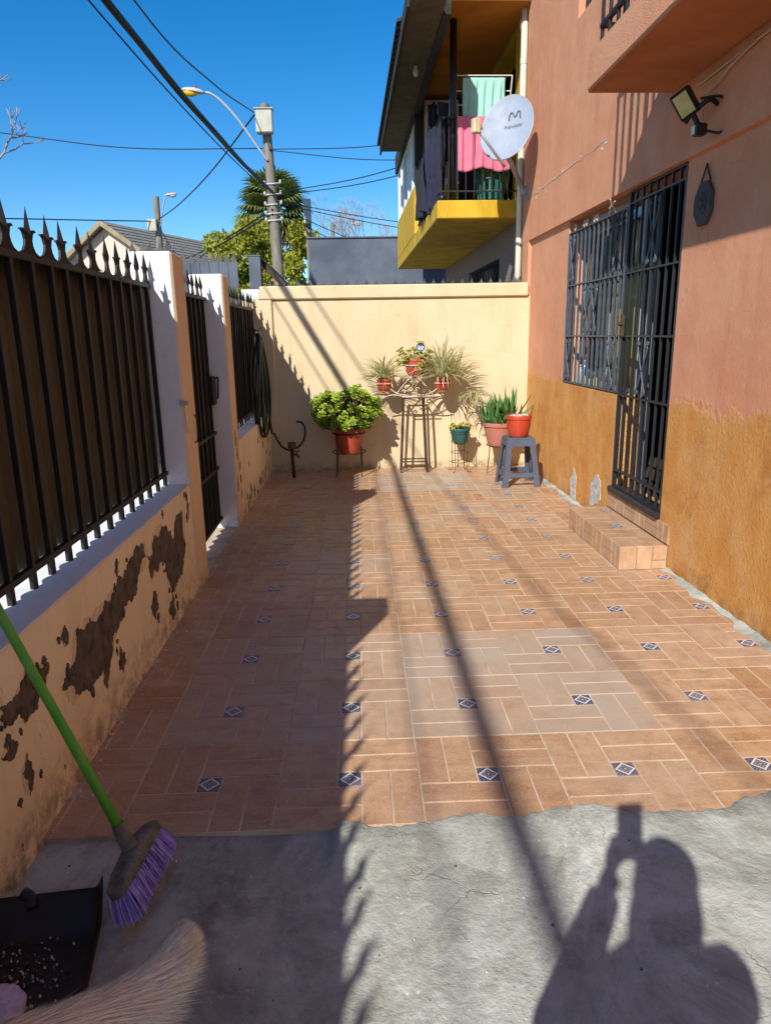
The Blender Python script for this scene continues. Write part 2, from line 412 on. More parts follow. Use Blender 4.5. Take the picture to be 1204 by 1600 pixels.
def m_concrete():
    t = NT('worn_concrete'); P = t.coord('World')
    a = t.noise(P, 2.2, 8, 0.68, 0.6); b = t.noise(P, 9, 8, 0.7); cfine = t.noise(P, 60, 5, 0.7)
    c = t.mix(t.ramp(a, [(0.35, 0.0), (0.66, 1.0)]), lin('aaada3'), lin('c2c3b9'))
    c = t.mix(t.ramp(b, [(0.5, 0.0), (0.72, 0.7)]), c, lin('858980'))
    c = t.mix(t.ramp(t.noise(P, 1.3, 6, 0.7), [(0.56, 0.0), (0.76, 0.7)]), c, lin('7a786a'))
    # embedded stones
    vs = t.N('TexVoronoi'); vs.inputs['Scale'].default_value = 13; vs.inputs['Randomness'].default_value = 1.0; t.L(t.mapped(P, (1, 1.6, 1)), vs.inputs['Vector'])
    sel = t.math('GREATER_THAN', t.sep(vs.outputs['Color'])[0], 0.90)
    st = t.math('MULTIPLY', sel, t.ramp(vs.outputs['Distance'], [(0.16, 1.0), (0.24, 0.0)]))
    c = t.mix(t.math('MULTIPLY', st, 0.22), c, lin('6c6a64'))
    v2 = t.N('TexVoronoi'); v2.inputs['Scale'].default_value = 42; t.L(P, v2.inputs['Vector'])
    sel2 = t.math('GREATER_THAN', t.sep(v2.outputs['Color'])[0], 0.955)
    sp = t.math('MULTIPLY', sel2, t.ramp(v2.outputs['Distance'], [(0.14, 1.0), (0.2, 0.0)]))
    c = t.mix(sp, c, lin('d8d5cc'))
    # cracks
    warp = t.N('VectorMath', operation='MULTIPLY_ADD'); t.L(P, warp.inputs[0]); warp.inputs[1].default_value = (1, 1, 1)
    nz = t.N('TexNoise'); nz.inputs['Scale'].default_value = 5; nz.inputs['Detail'].default_value = 6; t.L(P, nz.inputs['Vector'])
    ad = t.N('VectorMath', operation='MULTIPLY_ADD'); t.L(nz.outputs['Color'], ad.inputs[0]); ad.inputs[1].default_value = (0.35, 0.35, 0.35); t.L(P, ad.inputs[2])
    cr = t.voro(ad.outputs[0], 2.3, 'DISTANCE_TO_EDGE')
    crm = t.math('MULTIPLY', t.ramp(cr, [(0.0, 1.0), (0.006, 0.0)]), t.ramp(t.noise(P, 3.7, 3, 0.5), [(0.54, 0.0), (0.64, 1.0)]))
    c = t.mix(t.math('MULTIPLY', crm, 0.2), c, lin('5c5a54'))
    blot = t.noise(P, 1.1, 9, 0.78, 1.2)
    c = t.mix(t.ramp(blot, [(0.44, 0.0), (0.62, 0.8)]), c, lin('6f6d60'))
    c = t.mix(t.ramp(t.noise(t.mapped(P, (1, 3.5, 1)), 6, 7, 0.75), [(0.55, 0.0), (0.75, 0.45)]), c, lin('cfd3cc'))
    t.color(c); t.rough(t.ramp(b, [(0.3, 0.75), (0.7, 0.95)])); t.b.inputs['Specular IOR Level'].default_value = 0.3
    h = t.math('ADD', t.math('MULTIPLY', b, 1.4), t.math('MULTIPLY', cfine, 0.45))
    h = t.math('ADD', h, t.math('MULTIPLY', st, 0.12)); h = t.math('SUBTRACT', h, t.math('MULTIPLY', crm, 0.35))
    h = t.math('ADD', h, t.math('MULTIPLY', a, 1.2))
    t.bump(h, 0.7, 0.012)
    return t.mat
MAT['concrete'] = m_concrete()
MAT['asphalt'] = pm('asphalt', '4a4a4a', '5a5957', 3, 0.95, 0.4, 60, coord='World')
MAT['dirt'] = pm('pavement_grey', '8f8b82', '7b766c', 2, 0.95, 0.3, 40, coord='World')
MAT['iron'] = pm('black_iron', '181516', '3a2a22', 9, 0.6, 0.35, 60, spec=0.45, coord='World', lo=0.5, hi=0.8)
MAT['iron_blue'] = pm('blue_grey_iron', '4c5660', '3b434b', 16, 0.45, 0.15, 90, spec=0.5)
MAT['iron_dark'] = pm('dark_iron', '26292e', '1d2024', 16, 0.45, 0.15, 90, spec=0.5)
MAT['iron_brown'] = pm('rusty_brown_iron', '4a3528', '33251d', 22, 0.7, 0.3, 120)
MAT['iron_wire'] = pm('dark_wire', '3d3129', '55402f', 30, 0.6)
MAT['white_iron'] = pm('white_wrought_iron', 'd9cbbb', 'b99f86', 30, 0.5)
def m_sheet():
    t = NT('olive_sheet'); P = t.coord('World')
    c = t.mix(t.ramp(t.noise(t.mapped(P, (9, 9, 2.0)), 1.0, 4, 0.55), [(0.35, 0.0), (0.7, 1.0)]), lin('36321f'), lin('4c4630'))
    c = t.mix(t.ramp(t.noise(P, 6, 6, 0.6), [(0.5, 0.0), (0.75, 0.6)]), c, lin('3a3022'))
    t.color(c); t.rough(0.7)
    tr = t.N('BsdfTranslucent'); t.L(c, tr.inputs['Color'])
    mx = t.N('MixShader'); mx.inputs[0].default_value = 0.05
    t.L(t.b.outputs[0], mx.inputs[1]); t.L(tr.outputs[0], mx.inputs[2]); t.L(mx.outputs[0], t.out.inputs['Surface'])
    return t.mat
MAT['sheet'] = m_sheet()
MAT['black_sheet'] = pm('black_sheet', '191615', '241f1c', 8, 0.6)
MAT['spike_grey'] = pm('grey_spike_metal', '4b4a4c', '5d5a58', 20, 0.5, metal=0.3)
MAT['yellow'] = pm('yellow_render', 'd4ad32', 'b58f22', 4, 0.9, 0.6, 70, dist=0.01, stretch=(1, 1, 0.35), detail=8)
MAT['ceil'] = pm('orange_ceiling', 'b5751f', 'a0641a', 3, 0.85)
MAT['dark_roof'] = pm('dark_eave', '3b372e', '2c2923', 9, 0.9, 0.4, 30)
MAT['soffit'] = pm('olive_soffit', '5c5238', '4b432f', 5, 0.85)
MAT['brick_grey'] = pm('grey_brick_render', '9c8d82', '84766c', 30, 0.95, 0.9, 26, stretch=(1, 1, 2.5), dist=0.02)
MAT['slate'] = pm('slate_blue_paint', '626a76', '4c545f', 1.2, 0.85, 0.25, 40, coord='World')
MAT['pvc'] = pm('white_plastic_frame', 'dcdcd8', 'cfcfca', 6, 0.45)
MAT['pipe'] = pm('cream_pipe', 'dcd3bf', 'cbbfa6', 9, 0.5, stretch=(1, 1, 0.2))
def m_glass(name, tint='1a2026', rough=0.05):
    t = NT(name); t.color(lin(tint)); t.rough(rough); t.b.inputs['Specular IOR Level'].default_value = 0.8
    t.b.inputs['Coat Weight'].default_value = 0.3
    return t.mat
MAT['glass'] = m_glass('dark_window_glass')
MAT['glass_blue'] = m_glass('curtained_glass', '8fa6bd', 0.12)
MAT['dark_room'] = pm('dim_interior', '463d34', '3a322b', 3, 0.9)
MAT['terracotta'] = pm('terracotta_plastic', 'b5503a', 'a2452f', 9, 0.5, spec=0.4)
MAT['terracotta_old'] = pm('weathered_terracotta', 'b0614c', 'a07264', 12, 0.75, 0.2, 60)
MAT['red_plastic'] = pm('red_plastic', 'b8432c', 'aa3a24', 8, 0.4, spec=0.5)
MAT['teal_plastic'] = pm('dark_teal_plastic', '1f4f4a', '2c5f59', 10, 0.5)
MAT['soil'] = pm('potting_soil', '3b2b20', '574232', 40, 0.95, 0.8, 90)
MAT['stool'] = pm('slate_grey_plastic', '4a5260', '525b69', 8, 0.5, 0.1, 120, spec=0.4)
def m_leaf(name, c1, c2, trans=0.25, rough=0.5, scale=30, spec=0.4):
    t = NT(name); P = t.coord('Object'); oi = t.N('NewGeometry')
    c = t.mix(oi.outputs['Random Per Island'], lin(c1), lin(c2))
    c = t.mix(t.ramp(t.noise(P, scale, 3, 0.6), [(0.35, 0.0), (0.7, 0.4)]), c, lin(c2))
    t.color(c); t.rough(rough); t.b.inputs['Specular IOR Level'].default_value = spec
    tr = t.N('BsdfTranslucent'); t.L(c, tr.inputs['Color'])
    mx = t.N('MixShader'); mx.inputs[0].default_value = trans
    t.L(t.b.outputs[0], mx.inputs[1]); t.L(tr.outputs[0], mx.inputs[2]); t.L(mx.outputs[0], t.out.inputs['Surface'])
    return t.mat
MAT['jade'] = m_leaf('jade_leaf', '7f9d2a', 'a9be48', 0.15, 0.35, 12, 0.5)
MAT['aloe'] = m_leaf('aloe_leaf', '3f6a34', '5f8748', 0.08, 0.45, 18)
MAT['spider'] = m_leaf('spider_leaf', '9fa766', 'd8d2a6', 0.3, 0.5, 6)
MAT['succulent'] = m_leaf('succulent_leaf', '8f9a35', 'c3b45a', 0.15, 0.4, 12)
MAT['tree_leaf'] = m_leaf('yellow_green_leaf', '7c8826', 'b8b440', 0.42, 0.5, 2)
MAT['palm_leaf'] = m_leaf('palm_leaf', '56652f', '808c4a', 0.2, 0.5, 2)
MAT['dead_palm'] = m_leaf('dry_palm_leaf', '6d5f35', '857440', 0.2, 0.7, 2)
MAT['stem'] = pm('plant_stem', '6a5a36', '4f4429', 20, 0.8, 0.3, 50)
MAT['bark'] = pm('bark', '6b5c4c', '4d4237', 9, 0.95, 0.6, 20, stretch=(1, 1, 0.3))
MAT['bare_twig'] = pm('bare_twig', 'b0a298', '9f9086', 9, 0.9)
MAT['pole_wood'] = pm('weathered_pole', '8f8779', '6d665b', 12, 0.95, 0.5, 40, stretch=(3, 3, 0.25))
MAT['metal_grey'] = pm('galvanised_metal', 'a9adb0', '93979a', 9, 0.45, metal=0.3)
MAT['box_grey'] = pm('meter_box_paint', 'b9b7a6', 'a9a796', 6, 0.6)
MAT['cable'] = pm('black_cable', '14130f', '1d1b18', 5, 0.6)
MAT['lamp_lens'] = pm('amber_lens', 'e8b818', 'd8a410', 9, 0.25)
MAT['lamp_white'] = pm('lamp_housing', 'bdbcb6', 'a5a49e', 9, 0.5)
MAT['red_dot'] = pm('red_sensor', '9a4a35')
MAT['beige_wall'] = pm('pale_house_wall', 'cdbfae', 'c2b3a1', 1.0, 0.9, 0.2, 12)
MAT['roof_tile'] = pm('grey_roof_tiles', '918a80', '7b756c', 3, 0.9, 0.3, 16)
MAT['fascia'] = pm('ochre_fascia', '9c8c70', '8a7858', 3, 0.8)
MAT['black_plastic'] = pm('black_plastic', '121214', '1d1d20', 12, 0.45, 0.15, 80)
MAT['purple'] = pm('purple_bristle', '8a78d4', 'b8acf0', 40, 0.5)
MAT['broom_head'] = pm('dusty_dark_plastic', '4a4e4c', '77776f', 26, 0.7)
MAT['green_handle'] = pm('green_painted_handle', '3a9a24', '6ab040', 14, 0.45, stretch=(1, 1, 0.3))
MAT['lilac'] = pm('lilac_bag', 'a99bc4', 'c0b5d6', 14, 0.5)
MAT['mint'] = pm('mint_towel', '9fd3c4', '92c6b6', 10, 0.95, 0.5, 200)
MAT['pink'] = pm('pink_towel', 'd2778c', 'c76d83', 10, 0.95, 0.5, 200)
MAT['navy'] = pm('navy_cloth', '1d2034', '2a2d46', 10, 0.9, 0.4, 150)
MAT['denim'] = pm('denim', '1b1e30', '2a2d44', 12, 0.9, 0.5, 180)
MAT['charcoal'] = pm('charcoal_cloth', '1e2028', '2b2d37', 10, 0.9, 0.4, 150)
MAT['crate'] = pm('turquoise_plastic', '2a6f6a', '1f5a56', 8, 0.5)
MAT['dish'] = pm('dish_paint', '98a2b0', '8e98a8', 9, 0.6)
MAT['dish_logo'] = pm('dish_print', '3d444e', '4a515c', 9, 0.7)
MAT['lnb'] = pm('cream_plastic', 'c9bf98', 'b8ae88', 9, 0.6)
MAT['hose'] = pm('dark_green_hose', '10241a', '182f22', 9, 0.4, spec=0.5)
MAT['hose_blue'] = pm('blue_tape', '20305e', '2a3c70', 9, 0.5)
MAT['brass'] = pm('old_brass', '6f5a38', '4c4030', 30, 0.5, metal=0.6)
MAT['plaque'] = pm('slate_plaque', '3e3d41', '4d4a4b', 18, 0.85, 0.6, 60)
MAT['flood_glass'] = pm('floodlight_lens', 'b5b071', 'cdc78b', 14, 0.2, spec=0.6)
MAT['sticker'] = pm('white_sticker', 'd8d8d4')
MAT['wire_white'] = pm('white_wire', 'c9b7a2', 'b79f88', 8, 0.6)
MAT['olive_cloth'] = pm('olive_curtain', 'a09a4e', '8b8540', 5, 0.9)
MAT['solar_glass'] = pm('solar_lamp_glass', 'b4c4dc', '93a8c8', 40, 0.15, spec=0.7)
MAT['skin'] = pm('skin', 'b98466', 'a9765a', 9, 0.6)
MAT['hoodie'] = pm('dark_hoodie', '26282f', '30323a', 9, 0.9, 0.3, 120)
MAT['jeans'] = pm('blue_jeans', '2f3a55', '3a4665', 9, 0.9, 0.3, 120)
MAT['hair'] = pm('dark_hair', '1d1512', '2b201a', 40, 0.6, stretch=(6, 6, 1))
MAT['phone'] = pm('phone_black', '101114', None, rough=0.25)
def m_fur():
    t = NT('fur'); at = t.N('Attribute', attribute_name='tint'); gi = t.N('NewGeometry')
    c = t.mix(0.75, at.outputs['Color'], at.outputs['Color'])
    h = t.N('HueSaturation'); t.L(c, h.inputs['Color'])
    t.L(t.math('ADD', 0.75, t.math('MULTIPLY', gi.outputs['Random Per Island'], 0.5)), h.inputs['Value'])
    t.color(h.outputs[0]); t.rough(0.55); t.b.inputs['Specular IOR Level'].default_value = 0.3
    return t.mat
MAT['fur'] = m_fur()
MAT['dogcoat'] = pm('tan_coat', '9a6f45', '7d5736', 14, 0.8, 0.6, 60, stretch=(1, 1, 3))
# ================================================================== SETTING
g = MB(); g.grid(2, 2, lambda u, v: (-400 + 800 * u, -300 + 900 * v, -0.10)); struct(g.build('ground', MAT['dirt']))
g = MB(); g.grid(2, 2, lambda u, v: (-9.0 + 5.6 * u, -60 + 160 * v, -0.09)); struct(g.build('road', MAT['asphalt']))
g = MB(); g.cbox((-3.4, -60, -0.2), (-3.25, 100, 0.02), 0.015); struct(g.build('kerb', MAT['dirt']))
g = MB(); g.box((-3.25, -60, -0.2), (-1.19, 100, 0.0)); struct(g.build('pavement', MAT['dirt']))

# --- concrete in the foreground
def cz(x, y): return -0.016 + 0.006 * math.sin(x * 3.1 + y * 1.3) * math.cos(y * 2.3 - x) + 0.003 * math.sin(9 * x + 4 * y)
g = MB(); g.grid(40, 70, lambda u, v: (-0.96 + 2.9 * u, -4.0 + 5.83 * v, cz(-0.96 + 2.9 * u, -4.0 + 5.83 * v)))
struct(g.build('concrete_yard', MAT['concrete'], smooth=True))
edge = [(-0.14, 1.765), (-0.08, 1.80), (-0.02, 1.79), (0.0, 1.762), (0.06, 1.768), (0.15, 1.772), (0.20, 1.79), (0.27, 1.80), (0.31, 1.822), (0.36, 1.795), (0.42, 1.790), (0.47, 1.792), (0.53, 1.815),
        (0.58, 1.822), (0.60, 1.81), (0.63, 1.838), (0.70, 1.825), (0.77, 1.80), (0.83, 1.79), (0.92, 1.785), (1.0, 1.782), (1.06, 1.788), (1.11, 1.812), (1.15, 1.838), (1.2, 1.845), (1.26, 1.86), (1.34, 1.85), (1.45, 1.82), (1.6, 1.80), (1.84, 1.80)]
xs = [a for a, b in edge]
def edge_y(x): return float(np.interp(x, xs, [b for a, b in edge])) + 0.004 * math.sin(57 * x) + 0.003 * math.sin(131 * x + 1)
g = MB(); prof = [(-0.26, -0.030, 1), (-0.16, -0.008, 0), (-0.06, 0.0035, 0), (-0.012, 0.0055, 0), (0.0, 0.001, 0)]
N_ = 220
def lip(u, v):
    x = -0.14 + 1.98 * u; k = min(int(round(v * 4)), 4); dy, z, b = prof[k]
    fade = min(1.0, (x + 0.14) / 0.05)
    zz = z + (cz(x, 1.6) + 0.016) * (0.5 if k < 2 else 0)
    return (x, edge_y(x) + dy * (1 + 0.2 * math.sin(x * 23)), zz * fade - 0.03 * (1 - fade))
g.grid(N_, 5, lip); struct(g.build('concrete_lip', MAT['concrete'], smooth=True))

# --- tiled floor: every tile is a child of the floor
T = 0.4523; X0, Y0 = -0.517, 2.001
XL, XR, YF = -0.955, 1.86, 7.46
floor = MB(); floor.box((XL, 1.776, -0.06), (XR, YF, -0.0125)); floor = struct(floor.build('tiled_floor', MAT['grout']))
S_ = 0.076; W2 = (T - S_) / 2; W1 = W2 / 2; HF = T / 2; J = 0.0029
def strip_rects():
    out = []
    for k in range(2):
        out.append((-HF + k * W1, -HF + W2, -HF + (k + 1) * W1, HF))
        out.append((-HF + W2, HF - W2 + k * W1, HF, HF - W2 + (k + 1) * W1))
        out.append((HF - W2 + k * W1, -HF, HF - W2 + (k + 1) * W1, HF - W2))
        out.append((-HF, -HF + k * W1, HF - W2, -HF + (k + 1) * W1))
    return out
def add_strip(mb, x0, y0, x1, y1, zt=0.0, zb=-0.012, c=0.0016):
    vs = [(x0, y0, zb), (x1, y0, zb), (x1, y1, zb), (x0, y1, zb),
          (x0, y0, zt - c), (x1, y0, zt - c), (x1, y1, zt - c), (x0, y1, zt - c),
          (x0 + c, y0 + c, zt), (x1 - c, y0 + c, zt), (x1 - c, y1 - c, zt), (x0 + c, y1 - c, zt)]
    fs = [(8, 9, 10, 11)]
    for a in range(4):
        b = (a + 1) % 4; fs += [(a, b, 4 + b, 4 + a), (4 + a, 4 + b, 8 + b, 8 + a)]
    mb.add(vs, fs)
def tile_mesh(name, clip=None, bloom=0.0):
    mb = MB(); cl = clip or (-HF, -HF, HF, HF)
    x0, y0, x1, y1 = cl
    mb.cur = 1; mb.box((x0, y0, -0.012), (x1, y1, -0.0022)); mb.cur = 0
    for (a, b, c, d) in strip_rects():
        a, b, c, d = max(a + J, x0 + 0.001), max(b + J, y0 + 0.001), min(c - J, x1 - 0.001), min(d - J, y1 - 0.001)
        if c - a < 0.006 or d - b < 0.006: continue
        r = random.random(); mb.col = (min(1.0, random.random() * 1.25), random.random(), bloom * (0.7 + 0.3 * random.random()))
        add_strip(mb, a, b, c, d, zt=-random.random() * 0.0006); mb.col = None
    return mb.mesh(name, [MAT['tile'], MAT['grout']])
variants = [tile_mesh('floor_tile') for _ in range(10)]
blooms = [tile_mesh('floor_tile_faded', bloom=1.0) for _ in range(3)]
half = [tile_mesh('floor_tile_faded', bloom=0.45) for _ in range(3)]
ins = MB(); add_strip(ins, -S_ / 2 + J, -S_ / 2 + J, S_ / 2 - J, S_ / 2 - J, zt=0.0004, zb=-0.0022); inset_me = ins.mesh('tile_inset', MAT['inset'])
full_bloom = {(2, 1), (2, 2), (3, 1), (3, 2), (2, 10), (3, 10), (2, 11), (3, 11)}
half_bloom = {(1, 1), (1, 2), (0, 1), (0, 2), (4, 9), (1, 5), (3, 8), (4, 10)}
for i in range(-1, 6):
    for j in range(0, 13):
        cx, cy = X0 + i * T, Y0 + j * T
        clip = (max(-HF, XL - cx), max(-HF, 1.776 - cy), min(HF, XR - cx), min(HF, YF - cy))
        if clip[2] - clip[0] < 0.02 or clip[3] - clip[1] < 0.02: continue
        cut = clip[0] > -HF + 1e-6 or clip[2] < HF - 1e-6 or clip[3] < HF - 1e-6
        bl = 1.0 if (i, j) in full_bloom else 0.45 if (i, j) in half_bloom else 0.0
        if cut: me = tile_mesh('floor_tile_cut', clip, bl)
        else: me = random.choice(blooms if bl == 1.0 else half if bl else variants)
        tl = inst(me, 'floor_tile', floor, (cx, cy, random.uniform(-0.0007, 0.0)), (random.uniform(-0.0012, 0.0012), random.uniform(-0.0012, 0.0012), random.uniform(-0.0025, 0.0025)))
        if clip[0] < -S_ / 2 and clip[2] > S_ / 2 and clip[3] > S_ / 2: inst(inset_me, 'tile_inset', tl, (0, 0, 0.0))
# rough mortar along the house wall
g = MB()
def mort(u, v):
    y = 1.9 + 5.5 * u; xw = 1.835 - 0.0159 * (y - 3.0)
    w = 0.045 + 0.02 * math.sin(y * 11) + 0.015 * math.sin(y * 29 + 1)
    return (xw + 0.01 - (w + 0.01) * (1 - v), y, -0.001 + 0.016 * v * v + 0.003 * math.sin(y * 47) * v)
g.grid(160, 4, mort); struct(g.build('mortar_strip', MAT['concrete'], smooth=True))

# ================================================================== BACK WALL
bw = empty('rear_wall', (0.3, 7.5, 0), 0, 'cream rendered garden wall closing the far end of the patio', 'wall')
def P(par, x): return x
def loc_box(mb, a, b, off, e=0.006, m=None): mb.cbox([a[i] - off[i] for i in range(3)], [b[i] - off[i] for i in range(3)], e, m=m)
def part_box(name, par, off, boxes, mats, e=0.006):
    mb = MB()
    for bx in boxes: loc_box(mb, bx[0], bx[1], off, e, bx[2] if len(bx) > 2 else None)
    return mb.build(name, mats, par)
ob = (0.3, 7.5, 0)
part_box('wall_panel', bw, ob, [((-0.872, 7.452, -0.02), (1.85, 7.60, 1.758))], MAT['cream'])
part_box('coping', bw, ob, [((-0.985, 7.418, 1.756), (1.742, 7.63, 1.888))], MAT['cream'], 0.012)
part_box('pilaster', bw, ob, [((-1.18, 7.425, -0.02), (-0.868, 7.61, 1.754))], MAT['cream'], 0.01)
part_box('pilaster_cap', bw, ob, [((-1.18, 7.44, 1.755), (-0.99, 7.60, 1.86))], MAT['white'], 0.01)
# spiked strip on the coping
def spike_mesh(w, h, t, mat):
    mb = MB(); mb.prism([(-w / 2, 0), (w / 2, 0), (w * 0.12, h * 0.55), (0, h), (-w * 0.12, h * 0.55)], lambda u, v, d: (u, d, v), -t / 2, t / 2)
    return mb.mesh('spike', mat)
ss = empty('spike_strip', (0.4, 7.56, 1.888), 0, 'row of small dark metal spikes along the top of the cream wall', 'spikes')
mb = MB(); mb.cbox((-1.33, -0.012, 0.0), (1.30, 0.012, 0.012), 0.002); mb.build('base_strip', MAT['iron'], ss)
sp1 = spike_mesh(0.05, 0.058, 0.004, MAT['spike_grey'])
for k in range(27):
    inst(sp1, 'spike', ss, (-1.29 + k * 0.0985, random.uniform(-0.006, 0.006), 0.011), (random.uniform(-0.12, 0.12), random.uniform(-0.08, 0.08), random.uniform(-0.3, 0.3)), (1, 1, random.uniform(0.85, 1.1)))

# ================================================================== LEFT WALL, PILLARS, FENCES, GATE
XI, XO, XF, SILL, RAIL = -0.95, -1.17, -1.07, 0.62, 1.672
def low_wall(y0, y1, label, zt=SILL):
    e = empty('low_wall', (XI, (y0 + y1) / 2, 0), 0, label, 'wall'); off = (XI, (y0 + y1) / 2, 0)
    part_box('wall_body', e, off, [((XO, y0, -0.1), (XI, y1, zt - 0.004))], MAT['peach'], 0.008)
    mb = MB(); n = int((y1 - y0) / 0.06) + 2
    def sill(u, v):
        y = y0 + 0.002 + (y1 - y0 - 0.004) * u; x = XO + 0.004 + (XI - XO - 0.008) * v
        edge_ = 0.004 * math.sin(y * 31) + 0.003 * math.sin(y * 77) if v > 0.9 else 0
        return (x - edge_ - off[0] - 0.001, y - off[1], zt - 0.0025 + 0.004 * math.sin(math.pi * v) + 0.0015 * math.sin(y * 19))
    mb.grid(n, 5, sill); mb.build('sill', MAT['white'], e, smooth=True)
    return e, off
wA, oA = low_wall(-4.0, 3.82, 'low peach wall with peeling paint under the near fence')
wB, oB = low_wall(5.42, 7.425, 'short peach wall under the far fence beside the hose')
# peeled paint: bare cement showing
def rough_poly(poly, it=3, amp=0.16, seed=1):
    rr = random.Random(seed); pts = [Vector(p) for p in poly]
    for k in range(it):
        out = []
        for a, b in zip(pts, pts[1:] + pts[:1]):
            d = b - a; out += [a, (a + b) / 2 + Vector((-d.y, d.x)) * rr.uniform(-amp, amp)]
        pts = out
    return [tuple(p) for p in pts]
peel = {'A': [(3.596, 0.527), (3.624, 0.333), (3.467, 0.208), (3.304, 0.182), (3.25, 0.268), (3.223, 0.358), (3.114, 0.363), (2.998, 0.358), (2.986, 0.437), (3.089, 0.531), (3.25, 0.53), (3.314, 0.485), (3.417, 0.429), (3.45, 0.5)],
        'B': [(2.919, 0.546), (2.969, 0.472), (2.819, 0.436), (2.77, 0.369), (2.581, 0.336), (2.414, 0.228), (2.365, 0.163), (2.342, 0.252), (2.277, 0.248), (2.136, 0.263), (2.019, 0.349), (2.115, 0.366), (2.167, 0.477), (2.289, 0.471), (2.424, 0.464), (2.518, 0.478), (2.666, 0.476), (2.768, 0.537)],
        'C': [(1.954, 0.468), (1.915, 0.415), (1.868, 0.4), (1.8, 0.378), (1.772, 0.375), (1.759, 0.431), (1.667, 0.419), (1.667, 0.475), (1.753, 0.473), (1.832, 0.48)],
        'D': [(1.703, 0.368), (1.722, 0.337), (1.671, 0.322), (1.636, 0.354)],
        'E': [(3.72, 0.60), (3.76, 0.52), (3.74, 0.44), (3.71, 0.52)], 'F': [(2.95, 0.25), (3.0, 0.30), (3.05, 0.2), (2.99, 0.17)],
        'G': [(2.5, 0.20), (2.53, 0.25), (2.58, 0.17), (2.53, 0.14)], 'H': [(3.2, 0.12), (3.27, 0.15), (3.33, 0.08), (3.26, 0.05)],
        'K': [(2.05, 0.50), (2.09, 0.53), (2.11, 0.49), (2.08, 0.46)], 'L': [(1.72, 0.25), (1.76, 0.29), (1.77, 0.2), (1.74, 0.17)]}
for k, (nm, po) in enumerate(peel.items()):
    big = nm in 'ABC'
    und = rough_poly(po, 5 if big else 4, 0.24, k + 103); cxp = sum(p[0] for p in und) / len(und); czp = sum(p[1] for p in und) / len(und)
    und = [(cxp + (p[0] - cxp) * 1.03, min(0.605, czp + (p[1] - czp) * 1.05)) for p in und]
    mb = MB(); mb.prism(und, lambda u, v, d: (d, u - oA[1], v), -0.004, 0.0012 + 0.00005 * k); mb.build('peeled_edge', MAT['undercoat'], wA)
    pr = rough_poly(po, 5 if big else 4, 0.25, k + 3); mb = MB()
    mb.prism(pr, lambda u, v, d: (d, u - oA[1], v), -0.004, 0.0028 + 0.0001 * k); mb.build('peeled_patch', MAT['bare'], wA)
    rc = random.Random(k + 900)
    for q in range(14 if big else 3):                       # loose chips round the edge
        y_, z_ = rc.choice(pr); y_ += rc.gauss(0, 0.035); z_ = max(0.02, min(0.59, z_ + rc.gauss(0, 0.035))); a_ = rc.uniform(0.004, 0.014); b_ = a_ * rc.uniform(1.0, 2.6)
        mb = MB(); mb.prism(rough_poly([(y_ - a_, z_), (y_, z_ - b_), (y_ + a_, z_), (y_ + a_ * .3, z_ + b_)], 2, 0.25, q), lambda u, v, d: (d, u - oA[1], v), -0.004, 0.0040 + 0.0001 * q + 0.0015 * (k % 3)); mb.build('peeled_chip', MAT['bare'], wA)
rr = random.Random(5)
for k in range(26):
    y = rr.uniform(5.5, 7.3); z = rr.choice([rr.uniform(0.03, 0.16), rr.uniform(0.05, 0.5)]); a, b = rr.uniform(0.008, 0.025), rr.uniform(0.012, 0.045)
    po = rough_poly([(y - a, z), (y, z - b), (y + a, z), (y + a * 0.3, z + b)], 2, 0.22, k)
    mb = MB(); mb.prism(po, lambda u, v, d: (d, u - oB[1], v), -0.004, 0.0022 + 0.0001 * k); mb.build('peeled_patch', MAT['bare'], wB)

def pillar(y0, y1, label, zt=1.83, strip=False, flecks=0):
    c = (XI - 0.1, (y0 + y1) / 2, 0)
    e = empty('gate_pillar', c, 0, label, 'pillar')
    mb = MB(); mb.cbox((XO - 0.01 - c[0], y0 - c[1], -0.1), (XI + 0.008 - c[0], y1 - c[1], zt), 0.012)
    mb.m = [1] * len(mb.m)
    # the street-facing and camera-facing sides are white-washed, the patio side is peach
    for q, f in enumerate(mb.f):
        c0 = sum((Vector(mb.v[i]) for i in f), Vector()) / len(f)
        if c0.x > XI + 0.008 - c[0] - 0.010 and c0.y > (y0 - c[1]) + 0.004: mb.m[q] = 0
    mb.build('pillar_body', [MAT['pillar_peach'], MAT['white']], e)
    if strip:
        sm = spike_mesh(0.045, 0.062, 0.003, MAT['spike_grey'])
        for k in range(5): inst(sm, 'spike', e, (-0.10 + 0.045 * k, -0.07 + 0.02 * (k % 2), zt - 0.001), (0, 0, rr.uniform(-0.3, 0.3)))
        for k in range(4): inst(sm, 'spike', e, (0.06, -0.04 + 0.05 * k, zt - 0.001), (0, 0, 1.57 + rr.uniform(-0.3, 0.3)))
    for k in range(flecks):
        z = rr.uniform(0.1, 0.75); y = rr.uniform(y0 + 0.02, y1 - 0.01); b = rr.uniform(0.02, 0.06); a = b * rr.uniform(0.2, 0.45)
        po = rough_poly([(y - a, z), (y, z - b), (y + a, z), (y + a * 0.3, z + b)], 2, 0.22, k + 40)
        g2 = MB(); g2.prism(po, lambda u, v, d: (XI + 0.008 - c[0] + d, u - c[1], v), -0.004, 0.0022 + 0.0001 * k); g2.build('peeled_patch', MAT['bare'], e)
    return e
pillar(1.04, 1.28, 'white pillar out of frame beside the broom, nearest of the fence pillars')
p1 = pillar(3.82, 4.07, 'white and peach pillar at the near side of the pedestrian gate, spikes on top', strip=True)
mb = MB(); mb.cbox((0.09, -0.142, 1.05), (0.135, -0.128, 1.075), 0.003); mb.tube([(0.11, -0.135, 1.05), (0.11, -0.137, 1.0), (0.112, -0.131, 0.94), (0.12, -0.131, 0.9)], 0.003, 5); mb.build('cable_clip', MAT['box_grey'], p1)
